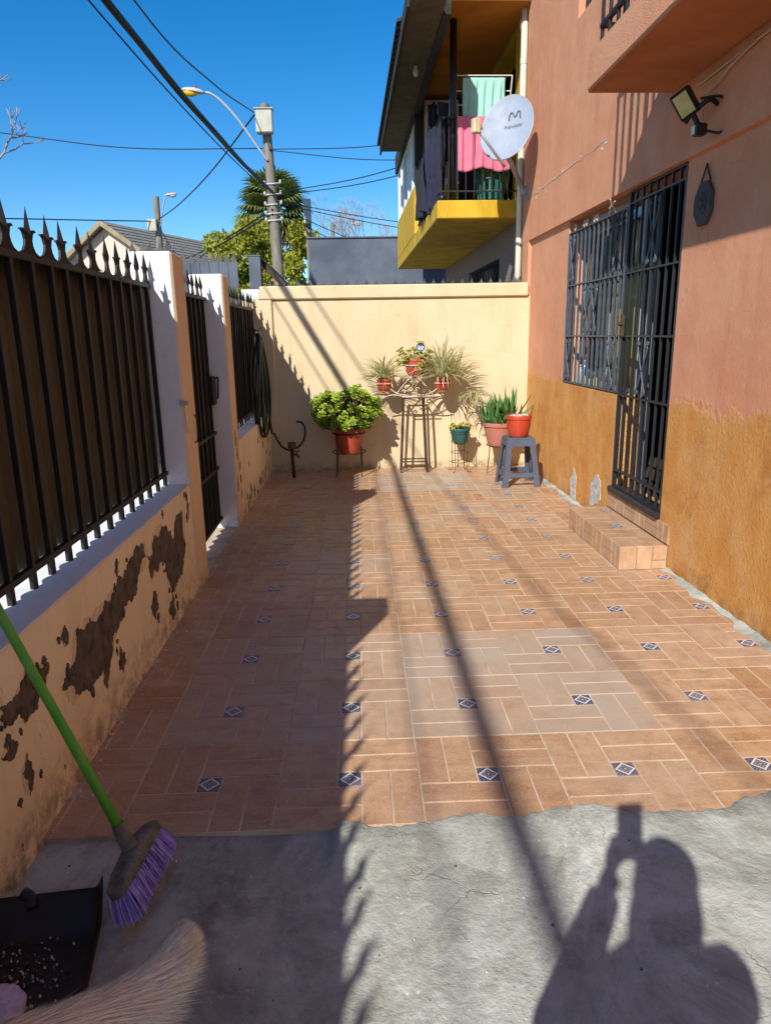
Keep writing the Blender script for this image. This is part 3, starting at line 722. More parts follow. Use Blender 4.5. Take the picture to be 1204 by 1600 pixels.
p2 = pillar(5.20, 5.42, 'white and peach pillar at the far side of the pedestrian gate', flecks=9)

# forged bar with spear and two curled leaves
def spear_mesh():
    mb = MB(); h = 0.155
    half_ = [(0.066, 0.0), (0.046, 0.003), (0.031, 0.011), (0.021, 0.027), (0.0175, 0.046), (0.022, 0.062), (0.025, 0.070), (0.033, 0.075), (0.039, 0.0745), (0.035, 0.081), (0.027, 0.082), (0.019, 0.079), (0.0135, 0.072)]
    poly = half_ + [(-a, b) for a, b in half_[::-1]]
    mb.prism(poly, lambda u, v, d: (d, u, v), -0.0045, 0.0045)
    r = 0.0115
    mb.add([(-r, 0, 0.055), (0, -r, 0.055), (r, 0, 0.055), (0, r, 0.055), (-r * 1.1, 0, 0.078), (0, -r * 1.1, 0.078), (r * 1.1, 0, 0.078), (0, r * 1.1, 0.078), (0, 0, h)],
           [(0, 1, 5, 4), (1, 2, 6, 5), (2, 3, 7, 6), (3, 0, 4, 7), (4, 5, 8), (5, 6, 8), (6, 7, 8), (7, 4, 8)])
    return mb.mesh('spear', MAT['iron'])
SPEAR = spear_mesh()
def bar_mesh(z0, z1, w=0.02):
    mb = MB(); mb.cbox((-w / 2, -w / 2, z0), (w / 2, w / 2, z1), 0.0015); return mb.mesh('bar', MAT['iron'])
def fence(y0, y1, sp, label, name='spiked_fence', z0=SILL, rails=(0.685, 1.66), sheet=True, cat='fence', shm='sheet', dense=None, first=None):
    c = (XF, (y0 + y1) / 2, 0); e = empty(name, c, 0, label, cat)
    bm_ = bar_mesh(z0 - 0.004, rails[-1])
    n = int((y1 - y0 - 0.05) / sp) + 1; st = first if first is not None else y0 + ((y1 - y0) - (n - 1) * sp) / 2
    y = st
    while y < y1 - 0.015:
        b = inst(bm_, 'bar', e, (0, y - c[1], 0), (random.uniform(-.005, .005), random.uniform(-.003, .003), random.uniform(-.1, .1)))
        inst(SPEAR, 'spear', b, (0, 0, RAIL - 0.001), (random.uniform(-.07, .07), random.uniform(-.06, .06), random.uniform(-.12, .12)), (1, 1, random.uniform(.96, 1.03))); y += sp
    for k, z in enumerate(rails):
        mb = MB(); mb.cbox((-0.048 if k == len(rails) - 1 else -0.0125, y0 - c[1] + 0.003, z - 0.011), (0.0125, y1 - c[1] - 0.003, z + 0.011 + 0.0001 * k), 0.002); mb.build('rail', MAT['iron'], e)
    if dense:
        dm = bar_mesh(dense[0], dense[1], 0.013); y = st + sp / 2
        while y < y1 - 0.015: inst(dm, 'bar', e, (0, y - c[1], 0)); y += sp
    if sheet:
        mb = MB(); n_ = int((y1 - y0) / sp * 16)
        def sh(u, v):
            y = y0 - 0.012 + (y1 - y0 + 0.024) * u; ph = (y - st) / sp * 2 * math.pi
            return (-0.030 + 0.013 * math.cos(ph + 2.2), y - c[1], rails[0] - 0.008 + (rails[-1] + 0.014 - rails[0]) * v)
        mb.grid(n_, 6, sh); o = mb.build('backing_sheet', MAT[shm], e, smooth=True, fix=False)
        sm = o.modifiers.new('thick', 'SOLIDIFY'); sm.thickness = 0.002
    return e
fence(1.28, 3.82, 0.1455, 'black spear-topped fence with olive sheeting on the low wall nearest the camera', first=2.326 - 0.1455 * 7)
fence(-2.6, 1.04, 0.1455, 'black spear-topped fence running out of frame behind the camera')
fence(5.42, 7.425, 0.135, 'black spear-topped fence above the far low wall where the hose hangs', shm='black_sheet')
gt = fence(4.085, 5.19, 0.135, 'black barred pedestrian gate between the two white pillars', name='pedestrian_gate', z0=0.065, rails=(0.075, 0.46, 0.72, 1.66), cat='gate', shm='black_sheet', dense=(0.07, 0.45))
mb = MB(); mb.cbox((-0.02, 0.42, 0.93), (0.035, 0.53, 1.13), 0.006); lk = mb.build('lock_box', MAT['iron'], gt)
mb = MB(); mb.tube(bez([(0.03, 0.47, 1.10), (0.05, 0.53, 1.12), (0.045, 0.55, 1.05), (0.04, 0.545, 0.98), (0.03, 0.5, 0.97)], 6), 0.006, 6); mb.build('lock_chain', MAT['iron'], lk)
mb = MB(); mb.cbox((-1.19, 4.085, -0.1), (-0.957, 5.19, -0.004), 0.004); struct(mb.build('gate_threshold', MAT['grout']))
mb = MB(); mb.tube(bez([(-0.944, 4.0, 0.82), (-0.93, 4.01, 0.84), (-0.93, 4.02, 0.95), (-0.94, 4.02, 0.98)], 6), 0.004, 5)
o = mb.build('wall_hook', MAT['iron_brown']); tag(o, 'thin rusty hook on the peach side of the near gate pillar', 'hook')
# ================================================================== SALMON HOUSE (local frame: x away from patio, y along the wall, z up)
HLOC = (1.8827, 0.0004, 0.0); HROT = 0.0159
HM = Matrix.Translation(HLOC) @ Matrix.Rotation(HROT, 4, 'Z')
def hw(x, s, z): return HM @ Vector((x, s, z))
def hroot(name, label, cat, s=0.0, x=0.0, z=0.0, group=None):
    w = hw(x, s, z); return empty(name, w, HROT, label, cat, group)
house = hroot('terraced_house', 'salmon rendered two-storey house with ochre lower wall along the right side', 'house')
def hpart(name, mats, boxes, e=0.004, par=house, smooth=False):
    mb = MB()
    for bx in boxes: mb.cbox(bx[0], bx[1], e, m=bx[2] if len(bx) > 2 else None)
    return mb.build(name, mats, par, smooth=smooth)
D0, D1, W1_, ZD, ZW, ZL = 4.10, 4.93, 6.22, 0.27, 0.96, 2.29
def boxes_raw(name, boxes, mat, par=house):
    mb = MB()
    for a, b in boxes: mb.box(a, b)
    return mb.build(name, mat, par)
boxes_raw('lower_wall', [((0, -3.5, -0.1), (0.22, D0, ZL)), ((0, D0, -0.1), (0.22, D1, ZD - 0.004)), ((0, D1, -0.1), (0.22, W1_, ZW)), ((0, W1_, -0.1), (0.22, 7.46, ZL)), ((-0.03, 7.46, -0.1), (0.22, 7.72, ZL))], MAT['house'])
UX = -0.032
boxes_raw('upper_wall', [((UX, -3.5, ZL), (0.22, 2.5, 5.7)), ((UX, 2.5, ZL), (0.22, 4.1, 2.9)), ((UX, 2.5, 4.9), (0.22, 4.1, 5.7)), ((UX, 4.1, ZL), (0.22, 5.25, 5.7)),
                         ((UX, 5.25, ZL), (0.22, 6.12, 3.73)), ((UX, 5.25, 4.75), (0.22, 6.12, 5.7)), ((UX, 6.12, ZL), (0.22, 7.72, 5.7))], MAT['house'])
hpart('end_wall', MAT['house'], [((0.22, 7.5, -0.1), (5.0, 7.72, 5.7))]); hpart('front_wall', MAT['house'], [((0.22, -3.5, -0.1), (5.0, -3.3, 5.7))])
hpart('roof', MAT['roof_tile'], [((-0.25, -3.7, 5.7), (5.2, 7.75, 5.85))], 0.02)
# dim room behind the door and window
boxes_raw('room', [((0.22, 3.2, 0.10), (2.8, 6.8, 0.26)), ((2.8, 3.2, 0.1), (2.9, 6.8, 2.7)), ((0.22, 3.1, 0.1), (2.8, 3.2, 2.7)), ((0.22, 6.8, 0.1), (2.8, 6.9, 2.7)), ((0.22, 3.1, 2.7), (2.9, 6.9, 2.8))], MAT['dark_room'])
boxes_raw('upper_room', [((2.5, 2.0, 2.8), (2.6, 6.6, 5.2)), ((0.22, 2.0, 2.8), (2.5, 2.1, 5.2)), ((0.22, 6.5, 2.8), (2.5, 6.6, 5.2)), ((0.22, 2.0, 5.2), (2.6, 6.6, 5.3)), ((0.22, 2.0, 2.8), (2.5, 6.6, 2.85))], MAT['dark_room'])
# lower window: white frame and panes behind the grille
win = hpart('window', MAT['metal_grey'], [((0.13, D1 + 0.02, ZW + 0.002), (0.17, D1 + 0.06, ZL - 0.002)), ((0.13, W1_ - 0.05, ZW + 0.002), (0.17, W1_ - 0.002, ZL - 0.002)), ((0.135, D1 + 0.06, ZW + 0.003), (0.165, W1_ - 0.05, ZW + 0.045)),
                                   ((0.135, D1 + 0.06, ZL - 0.045), (0.165, W1_ - 0.05, ZL - 0.003)), ((0.137, 5.55, ZW + 0.045), (0.163, 5.59, ZL - 0.045))], 0.003)
for (a, b) in ((D1 + 0.062, 5.548), (5.592, W1_ - 0.052)):
    mb = MB(); mb.box((0.147, a, ZW + 0.047), (0.152, b, ZL - 0.047)); mb.build('pane', MAT['glass'], win)
# olive curtain just inside, part way across
mb = MB(); mb.grid(40, 6, lambda u, v: (0.128 + 0.006 * math.sin(u * 40), 4.95 + 0.42 * u, 1.0 + 0.85 * v)); o = mb.build('curtain', MAT['olive_cloth'], house, smooth=True, fix=False)
o.modifiers.new('thick', 'SOLIDIFY').thickness = 0.003

# ---- grilles
def scroll_mesh(h, w):
    mb = MB()
    for sg in (-1, 1):
        pts = []
        for k in range(11):                       # top curl
            a = math.pi * 1.6 * k / 10; r = 0.008 + 0.014 * k / 10
            pts.append((0, sg * (w * 0.5 - 0.022 + r * math.cos(a + 2.4)), h - 0.03 + r * math.sin(a + 2.4)))
        pts += [(0, sg * w * 0.40, h * 0.80), (0, sg * w * 0.10, h * 0.52), (0, -sg * w * 0.10, h * 0.34), (0, -sg * w * 0.30, h * 0.16)]
        for k in range(9):
            a = math.pi * 1.4 * k / 8; r = 0.02 - 0.012 * k / 8
            pts.append((0, -sg * (w * 0.34 - 0.005 + r * math.cos(a)), 0.03 - r * math.sin(a)))
        mb.tube(pts, 0.0065, 6)
    return mb.mesh('scroll', MAT['iron_blue'], smooth=True)
def grille(name, s0, s1, zs, nb, scrolls, gm):
    fr = inst(None, name, house)
    for s in (s0 + 0.012, s1 - 0.012): mb = MB(); mb.cbox((0.0, s - 0.011, zs[0]), (0.028, s + 0.011, zs[-1]), 0.002); mb.build('stile', gm, fr)
    for k, z in enumerate(zs):
        mb = MB(); mb.cbox((0.002, s0 + 0.024, z - 0.006), (0.033, s1 - 0.024, z + 0.006), 0.001); mb.build('rail', gm, fr)
    mb = MB(); mb.cbox((0.006, -0.005, zs[0] + 0.006), (0.022, 0.005, zs[-1] - 0.006), 0.001); bm_ = mb.mesh('bar', gm)
    for k in range(nb):
        s = s0 + (s1 - s0) * (k + 1) / (nb + 1); inst(bm_, 'bar', fr, (0, s, 0))
    for (s, r, w) in scrolls:
        me = scroll_mesh(zs[r + 1] - zs[r] - 0.03, w); inst(me, 'scroll', fr, (-0.004, s, zs[r] + 0.015))
    return fr
ZG = [0.975, 1.36, 1.77, 2.19]
wg = grille('window_grille', D1 + 0.004, W1_ - 0.004, ZG, 12, [(6.09, 0, 0.13), (5.10, 0, 0.16), (5.68, 1, 0.16), (5.50, 1, 0.14), (6.09, 2, 0.13), (5.08, 2, 0.16)], MAT['iron_blue'])
for s in (6.08, 5.86, 5.80, 5.62, 5.56):
    pts = [(0.015, s + 0.022 * math.cos(a) * (1 - a / 9), 2.222 + 0.026 * math.sin(a) * (1 - a / 9)) for a in frange(-1.5, 4.2, 14)]
    mb = MB(); mb.tube(pts, 0.005, 5); mb.build('crest_scroll', MAT['white_iron'], wg)
mb = MB(); mb.tube(bez([(0.015, 5.34, 2.20), (0.0, 5.25, 2.24), (-0.03, 5.2, 2.225), (-0.02, 5.13, 2.26)], 6), 0.006, 5); mb.tube(bez([(0.015, 5.2, 2.2), (-0.02, 5.19, 2.25), (-0.04, 5.17, 2.28)], 6), 0.006, 5)
mb.build('crest_twig', MAT['white_iron'], wg)
dg = grille('door_grille', D0 + 0.004, D1 - 0.004, [0.315, 0.43, 0.962, 1.36, 1.77, 2.205, 2.28], 7, [(4.53, 2, 0.17), (4.50, 4, 0.17)], MAT['iron_dark'])
mb = MB(); mb.cbox((-0.012, 4.86, 1.36), (0.0, 4.925, 1.50), 0.003); mb.tube([(-0.012, 4.89, 1.44), (-0.035, 4.89, 1.44)], 0.014, 10); mb.build('lock_plate', MAT['brass'], dg)
hpart('door_sill', MAT['iron_dark'], [((-0.03, D0 + 0.002, ZD - 0.002), (0.10, D1 - 0.002, ZD + 0.04))], 0.006)
hpart('inner_door', MAT['iron'], [((0.25, 4.12, 0.262), (1.0, 4.16, 2.2))], 0.004)
hpart('door_frame', MAT['metal_grey'], [((0.16, D1 - 0.06, 0.262), (0.2, D1 - 0.02, 2.28)), ((0.6, 4.75, 0.262), (0.64, 4.80, 1.9)), ((0.62, 4.55, 0.262), (0.66, 4.58, 1.4))], 0.004)
# things on the window ledge
for k, (s, hgt, r, m) in enumerate([(6.0, 0.15, 0.03, 'pvc'), (5.9, 0.19, 0.028, 'glass_blue'), (5.78, 0.12, 0.035, 'lnb'), (5.66, 0.10, 0.04, 'lnb')]):
    b = hroot('bottle', ['squat white bottle', 'tall blue bottle', 'small cream jar', 'low wide cream jar'][k] + ' on the ledge behind the window grille', 'bottle', s, 0.085, ZW)
    mb = MB(); mb.lathe([(r * 0.95, 0.0), (r, 0.01), (r, hgt * 0.65), (r * 0.45, hgt * 0.8), (r * 0.4, hgt)], 16); mb.build('bottle_body', MAT[m], b, smooth=True)
    mb = MB(); mb.lathe([(r * 0.48, hgt - 0.004), (r * 0.48, hgt + 0.015)], 14); mb.build('cap', MAT['sticker'], b, smooth=True)

# ---- tiled step and riser
step = boxes_raw('step', [((-0.285, 3.962, -0.02), (-0.005, 4.945, 0.138))], MAT['grout'])
def clad(par, fn, u0, u1, v0, v1, layout):
    for (a, b, c, d) in layout:
        mb = MB(); mb.col = (random.random(), random.random(), 0.0)
        vs = []; ch = 0.0015; J2 = 0.002
        a, b, c, d = a + J2, b + J2, c - J2, d - J2
        base = [(a, b), (c, b), (c, d), (a, d)]; top = [(a + ch, b + ch), (c - ch, b + ch), (c - ch, d - ch), (a + ch, d - ch)]
        vs = [fn(u, v, -0.004) for u, v in base] + [fn(u, v, 0.0075) for u, v in base] + [fn(u, v, 0.009) for u, v in top]
        fs = [(8, 9, 10, 11)]
        for q in range(4):
            w = (q + 1) % 4; fs += [(q, w, 4 + w, 4 + q), (4 + q, 4 + w, 8 + w, 8 + q)]
        mb.add(vs, fs); mb.build('tile', MAT['tile'], par)
# front of the step: along s
lay = []; s = 3.955
pat = [0.065, 0.065, 0.19, 0.08, 0.075, 0.19, 0.075, 0.08, 0.17]
for k, w in enumerate(pat):
    e_ = min(s + w, 4.952)
    if w > 0.1: lay += [(s, 0.0, e_, 0.07), (s, 0.07, e_, 0.1475)]
    else: lay.append((s, 0.0, e_, 0.1475))
    s = e_
clad(step, lambda u, v, d: (-0.285 - d, u, v), 0, 0, 0, 0, lay)
clad(step, lambda u, v, d: (u, 3.962 - d, v), 0, 0, 0, 0, [(-0.29, 0, -0.19, 0.1475), (-0.19, 0, -0.095, 0.1475), (-0.095, 0, -0.014, 0.055), (-0.095, 0.055, -0.014, 0.1475)])
lay = []; s = 3.954; k = 0
while s < 4.94:
    e_ = min(s + 0.19, 4.952)
    if k % 2 == 0: lay += [(-0.29, s, -0.198, e_), (-0.198, s, -0.105, e_), (-0.105, s, -0.014, e_)]
    else: lay += [(-0.29, s, -0.10, s + (e_ - s) / 2), (-0.29, s + (e_ - s) / 2, -0.10, e_), (-0.10, s, -0.014, e_)]
    s = e_; k += 1
clad(step, lambda u, v, d: (u, v, 0.138 + d), 0, 0, 0, 0, lay)
lay = []; s = 3.955
for k, w in enumerate([0.07, 0.075, 0.20, 0.075, 0.07, 0.2, 0.075, 0.075, 0.17]):
    e_ = min(s + w, 4.99)
    if w > 0.1: lay += [(s, 0.148, e_, 0.207), (s, 0.207, e_, 0.266)]
    else: lay.append((s, 0.148, e_, 0.266))
    s = e_
clad(step, lambda u, v, d: (0.0 - d, u, v), 0, 0, 0, 0, lay)
for k in range(2):
    inst(inset_me, 'tile_inset', step, (-0.06 - 0.09 * k, 4.83 - 0.42 * k, 0.1478))

# ---- bare plaster patches by the step, crack and chips
for k, po in enumerate([[(5.83, 0.02), (5.70, 0.01), (5.70, 0.2), (5.745, 0.255), (5.77, 0.28), (5.80, 0.23), (5.86, 0.18), (5.85, 0.1)], [(5.12, 0.15), (5.34, 0.06), (5.36, 0.22), (5.31, 0.26), (5.26, 0.32), (5.20, 0.335), (5.15, 0.30), (5.13, 0.22)]]):
    mb = MB(); mb.prism(rough_poly(po, 3, 0.14, k + 70), lambda u, v, d: (-d, u, v), -0.01, 0.004); mb.build('plaster_patch', MAT['plaster'], house)
pts = []; s = 7.45; z = 2.69
while s > 5.25: pts.append((UX - 0.0005, s, z + random.uniform(-0.008, 0.008))); s -= 0.07
mb = MB(); mb.tube(pts, [0.002 + 0.004 * random.random() ** 3 for _ in pts], 5); mb.build('crack_filler', MAT['plaster'], house)
for k in range(9):
    s, z = random.uniform(5.3, 7.5), 2.69 + random.uniform(-0.05, 0.06)
    mb = MB(); mb.prism(rough_poly([(s - .012, z), (s, z - .01), (s + .014, z), (s, z + .012)], 2, .2, k), lambda u, v, d: (UX - d, u, v), -0.004, 0.003); mb.build('chip', MAT['plaster'], house)

# ---- upper window and balcony
uw = hpart('upper_window', MAT['iron'], [((0.02, 5.255, 3.735), (0.06, 5.29, 4.745)), ((0.02, 6.08, 3.735), (0.06, 6.115, 4.745)), ((0.022, 5.29, 3.735), (0.058, 6.08, 3.77)), ((0.022, 5.29, 4.71), (0.058, 6.08, 4.745)), ((0.024, 5.67, 3.77), (0.056, 5.70, 4.71))], 0.003)
for a, b in ((5.291, 5.669), (5.701, 6.079)):
    mb = MB(); mb.box((0.036, a, 3.771), (0.042, b, 4.709)); mb.build('pane', MAT['glass'], uw)
bd = hpart('balcony_door', MAT['iron_blue'], [((0.02, 2.505, 2.905), (0.06, 2.55, 4.895)), ((0.02, 4.05, 2.905), (0.06, 4.095, 4.895)), ((0.022, 2.55, 4.85), (0.058, 4.05, 4.895)), ((0.024, 3.28, 2.905), (0.056, 3.33, 4.85))], 0.003)
for a, b in ((2.551, 3.279), (3.331, 4.049)):
    mb = MB(); mb.box((0.036, a, 2.906), (0.042, b, 4.849)); mb.build('pane', MAT['glass'], bd)
bal = hpart('balcony', MAT['house'], [((-0.52, -3.4, 2.68), (UX - 0.002, 4.30, 2.875))], 0.01)
mb = MB(); mb.cbox((-0.008, -0.008, 2.87), (0.008, 0.008, 3.66), 0.001); rb = mb.mesh('railing_bar', MAT['iron'])
for k in range(40): inst(rb, 'railing_bar', bal, (-0.485, 4.19 - 0.115 * k, 0))
for k in range(1, 4): inst(rb, 'railing_bar', bal, (-0.485 + 0.115 * k, 4.19, 0))
for z in (2.965, 3.665):
    mb = MB(); mb.cbox((-0.497, -0.6, z - 0.012), (-0.473, 4.202, z + 0.012), 0.002); mb.build('railing_rail', MAT['iron'], bal)
    mb = MB(); mb.cbox((-0.472, 4.178, z - 0.012), (UX - 0.001, 4.202, z + 0.0121), 0.002); mb.build('railing_rail', MAT['iron'], bal)
mb = MB(); mb.cbox((-0.512, -3.39, 2.675), (UX - 0.006, 4.292, 2.6795), 0.001); mb.build('soffit', MAT['balcony_under_shade'], bal)  # thin added panel under the slab, shade painted into its colour

# ---- wires and floodlight under the balcony
w1 = hroot('wire', 'pale wire running under the salmon balcony to the floodlight', 'wire', 3.9, 0, 2.6)
def wire_obj(par, off, pts, r, mat, name='strand', n=5):
    mb = MB(); mb.tube([Vector(p) - Vector(off) for p in pts], r, n); return mb.build(name, mat, par, smooth=True)
wire_obj(w1, (0, 3.9, 2.6), [(-0.04, 4.0, 2.615), (-0.045, 3.4, 2.63), (-0.045, 2.4, 2.64), (-0.045, 0.5, 2.645)], 0.005, MAT['wire_white'])
wire_obj(w1, (0, 3.9, 2.6), bez([(-0.046, 3.44, 2.625), (-0.05, 3.62, 2.60), (-0.05, 3.76, 2.56), (-0.05, 3.83, 2.545), (-0.055, 3.87, 2.48), (-0.055, 3.87, 2.40), (-0.08, 3.90, 2.34)], 8), 0.004, MAT['wire_white'])
fl = hroot('floodlight', 'black wall floodlight with pale lens and motion sensor under the salmon balcony', 'floodlight', 3.82, UX, 2.45)
MF = Matrix.Translation((-0.15, -0.02, 0.03)) @ Euler((R(-26), R(-22), R(48))).to_matrix().to_4x4() @ Matrix.Scale(0.58, 4)
mb = MB(); mb.cbox((-0.035, -0.085, -0.115), (0.04, 0.085, 0.115), 0.012, MF); mb.build('housing', MAT['black_plastic'], fl)
mb = MB(); mb.cbox((-0.039, -0.062, -0.09), (-0.034, 0.062, 0.09), 0.001, MF); mb.build('lens', MAT['flood_glass'], fl)
for k in range(6):
    mb = MB(); mb.cbox((0.04, -0.075 + 0.028 * k, -0.10), (0.065, -0.067 + 0.028 * k, 0.10), 0.001, MF); mb.build('cooling_fin', MAT['black_plastic'], fl)
mb = MB(); mb.tube(bez([(0.0, -0.05, 0.02), (-0.06, -0.08, 0.03), (-0.12, -0.03, -0.02), (-0.13, 0.0, -0.05)], 6), 0.012, 7); mb.build('bracket', MAT['black_plastic'], fl, smooth=True)
mb = MB(); mb.tube([(-0.11, -0.03, -0.02), (-0.09, -0.05, -0.075)], 0.013, 10); mb.cbox((-0.115, -0.085, -0.125), (-0.055, -0.03, -0.07), 0.008); sn = mb.build('sensor', MAT['black_plastic'], fl)
mb = MB(); mb.cbox((-0.119, -0.075, -0.118), (-0.1155, -0.04, -0.08), 0.001); mb.build('sticker', MAT['sticker'], sn)
mb = MB(); mb.tube(bez([(-0.06, -0.06, -0.10), (0.0, -0.11, -0.12), (0.01, -0.13, -0.05), (0.0, -0.09, 0.04), (-0.08, -0.03, 0.05)], 8), 0.007, 6); mb.build('cord', MAT['black_plastic'], fl, smooth=True)
pq = hroot('hanging_plaque', 'dark octagonal slate plaque hanging on a chain beside the barred door', 'plaque', 3.865, 0, 2.05)
oc = [(0.095 * math.cos(a + 0.39), 0.115 * math.sin(a + 0.39)) for a in frange(0, 2 * math.pi * 7 / 8, 8)]
mb = MB(); mb.prism(rough_poly(oc, 2, 0.05, 9), lambda u, v, d: (-d, u, v - 0.02), 0.004, 0.022); pb = mb.build('plaque_body', MAT['plaque'], pq)
mb = MB()
for a in frange(0, 2 * math.pi, 9)[:-1]: mb.ell((-0.024, 0.035 * math.cos(a), -0.02 + 0.04 * math.sin(a)), (0.006, 0.014, 0.016), 8, 5)
mb.ell((-0.026, 0, -0.02), (0.008, 0.02, 0.022), 8, 5); mb.build('carved_flower', MAT['plaque'], pb, smooth=True)
for sg in (-1, 1):
    for k in range(8):
        t_ = (k + 0.5) / 8; pp = (-0.012, sg * 0.05 * (1 - t_), 0.085 + 0.085 * t_)
        mb = MB(); mb.tube([(pp[0], pp[1] + 0.005 * math.cos(a), pp[2] + 0.009 * math.sin(a)) for a in frange(0, 2 * math.pi, 9)[:-1]], 0.0022, 5, closed=True); mb.build('chain_link', MAT['iron_brown'], pq)

# ---- drain pipe at the house corner
dp = hroot('drain_pipe', 'cream plastic drain pipe down the corner between the salmon and yellow houses', 'pipe', 7.80, -0.05, 1.93)
mb = MB(); mb.tube([(0, 0, 3.9), (0, 0, 0.9), (0.0, 0, 0.05), (-0.002, 0, 0.0)], [0.034, 0.034, 0.033, 0.02], 14); mb.build('pipe_run', MAT['pipe'], dp, smooth=True)
for z in (0.78, 2.05, 3.3):
    mb = MB(); mb.tube([(0, 0, z), (0, 0, z + 0.05)], 0.038, 14); mb.build('coupling', MAT['pipe'], dp, smooth='auto')

# ---- satellite dish
def dish():
    C0 = Vector((-0.345, 7.14, 3.235)); n = Vector((-0.50, -0.80, 0.36)).normalized()
    e = hroot('satellite_dish', 'pale grey satellite dish bolted to the corner of the salmon house', 'satellite dish', 7.57, UX, 2.75)
    O_ = Vector((UX, 7.57, 2.75))
    up = (Vector((0, 0, 1)) - n * n.z).normalized(); rt = up.cross(n)
    def pt(a, b, c): return C0 + rt * a + up * b + n * c - O_
    mb = MB(); RA, RB = 0.25, 0.315
    K = 10; NS = 48
    for side, off in ((0, 0.0), (1, -0.012)):
        base = len(mb.v)
        vs = []
        for k in range(K + 1):
            q = k / K
            for j in range(NS):
                a = 2 * math.pi * j / NS; vs.append(pt(RA * q * math.cos(a), RB * q * math.sin(a), 0.07 * q * q - 0.05 + off))
        fs = []
        for k in range(K):
            for j in range(NS):
                j2 = (j + 1) % NS; f = (k * NS + j, k * NS + j2, (k + 1) * NS + j2, (k + 1) * NS + j); fs.append(f if side == 0 else f[::-1])
        mb.add(vs, fs)
    o1 = K * NS; o2 = (K + 1) * NS + K * NS
    for j in range(NS):
        j2 = (j + 1) % NS; mb.f.append((o1 + j, o1 + j2, o2 + j2, o2 + j)); mb.m.append(0); mb.c.append(None)
    mb.build('reflector', MAT['dish'], e, smooth='auto')
    mb = MB(); mb.tube([pt(RA * math.cos(a), RB * math.sin(a), 0.012) for a in frange(0, 2 * math.pi, 49)[:-1]], 0.008, 6, closed=True); mb.build('rim', MAT['metal_grey'], e, smooth=True)
    # feed arm, feed horn
    lnb = pt(-0.13, -0.22, 0.38)
    mb = MB(); mb.tube([pt(0.03, -0.38, 0.0), pt(0.02, -0.37, 0.05), pt(-0.04, -0.31, 0.2), lnb], 0.014, 8); mb.build('feed_arm', MAT['metal_grey'], e, smooth=True)
    q = (C0 - O_ - lnb).normalized()
    mb = MB(); mb.tube([lnb + q * 0.0, lnb + q * 0.03, lnb + q * 0.031, lnb + q * 0.07], [0.03, 0.03, 0.02, 0.022], 12); mb.cbox((-0.04, -0.03, -0.05), (0.03, 0.03, 0.07), 0.008, Matrix.Translation(lnb) @ Matrix.Rotation(0.4, 4, 'Z')); mb.build('feed_horn', MAT['lnb'], e)
    mb = MB(); mb.tube([pt(0.0, -0.12, -0.05), pt(0.0, -0.2, -0.12), Vector((-0.12, -0.03, 0.16)), Vector((-0.03, 0.0, 0.02))], [0.026, 0.026, 0.024, 0.024], 10); mb.build('mast', MAT['metal_grey'], e, smooth=True)
    mb = MB(); mb.cbox((-0.012, -0.06, -0.07), (0.0, 0.06, 0.08), 0.003); mb.cbox((-0.07, -0.025, -0.02), (-0.012, 0.025, 0.05), 0.004); mb.build('wall_bracket', MAT['metal_grey'], e)
    # printed mark: wavy M and the word below it
    zz = lambda a, b: 0.07 * ((a / RA) ** 2 + (b / RB) ** 2) - 0.05 + 0.0035
    m_pts = [(-0.055, 0.0), (-0.05, 0.045), (-0.035, 0.068), (-0.018, 0.055), (-0.004, 0.026), (0.01, 0.03), (0.026, 0.062), (0.042, 0.068), (0.052, 0.045), (0.054, 0.012), (0.06, 0.0)]
    cx, cy = 0.045, 0.10
    mb = MB(); mb.tube([pt(cx + p.x, cy + p.y, zz(cx + p.x, cy + p.y)) for p in bez([(a, b, 0) for a, b in m_pts], 6)], 0.0055, 5); mb.build('logo_mark', MAT['dish_logo'], e, smooth=True)
    cu_ = bpy.data.curves.new('word', 'FONT'); cu_.body = 'movistar'; cu_.size = 0.054; cu_.align_x = 'CENTER'; cu_.extrude = 0.0; cu_.resolution_u = 3
    to = bpy.data.objects.new('word', cu_); COL.objects.link(to); bpy.context.view_layer.update()
    me = bpy.data.meshes.new_from_object(to.evaluated_get(bpy.context.evaluated_depsgraph_get())); bpy.data.objects.remove(to)
    me.materials.clear(); me.materials.append(MAT['dish_logo'])
    for v in me.vertices:
        a, b = cx + v.co.x, cy - 0.075 + v.co.y; v.co = pt(a, b, zz(a, b))
    inst(me, 'logo_word', e)
    return e
dish()

# ================================================================== YELLOW NEIGHBOUR HOUSE
yh = hroot('yellow_house', 'yellow neighbour house with an overhanging balcony beyond the cream wall', 'house')
XB = -0.90; SB, ST_ = 2.57, 2.75; SN, SE, SF = 7.90, 10.3, 13.8
boxes_raw('ground_wall', [((0, 7.76, -0.1), (0.2, 9.0, SB)), ((0, 9.0, -0.1), (0.2, 11.2, 1.6)), ((0, 9.0, 2.28), (0.2, 11.2, SB)), ((0, 11.2, -0.1), (0.2, SF, SB))], MAT['brick_grey'], yh)
boxes_raw('upper_wall', [((0, 7.76, SB), (0.2, 8.38, 5.4)), ((0, 8.38, SB), (0.2, 10.25, ST_)), ((0, 8.38, 4.45), (0.2, 10.25, 5.4)), ((0, 10.25, SB), (0.2, SF, 5.4))], MAT['yellow'], yh)
boxes_raw('inner_room', [((2.0, 8.2, 0.0), (2.1, 11.4, 5.0)), ((0.2, 8.2, 0), (2.0, 8.3, 5)), ((0.2, 11.3, 0), (2, 11.4, 5)), ((0.2, 8.3, 4.6), (2, 11.3, 4.7)), ((0.2, 8.3, 2.6), (2, 11.3, 2.7))], MAT['dark_room'], yh)
lw = boxes_raw('lower_window', [((0.10, 9.0, 1.6), (0.12, 11.2, 2.28))], MAT['glass'], yh)
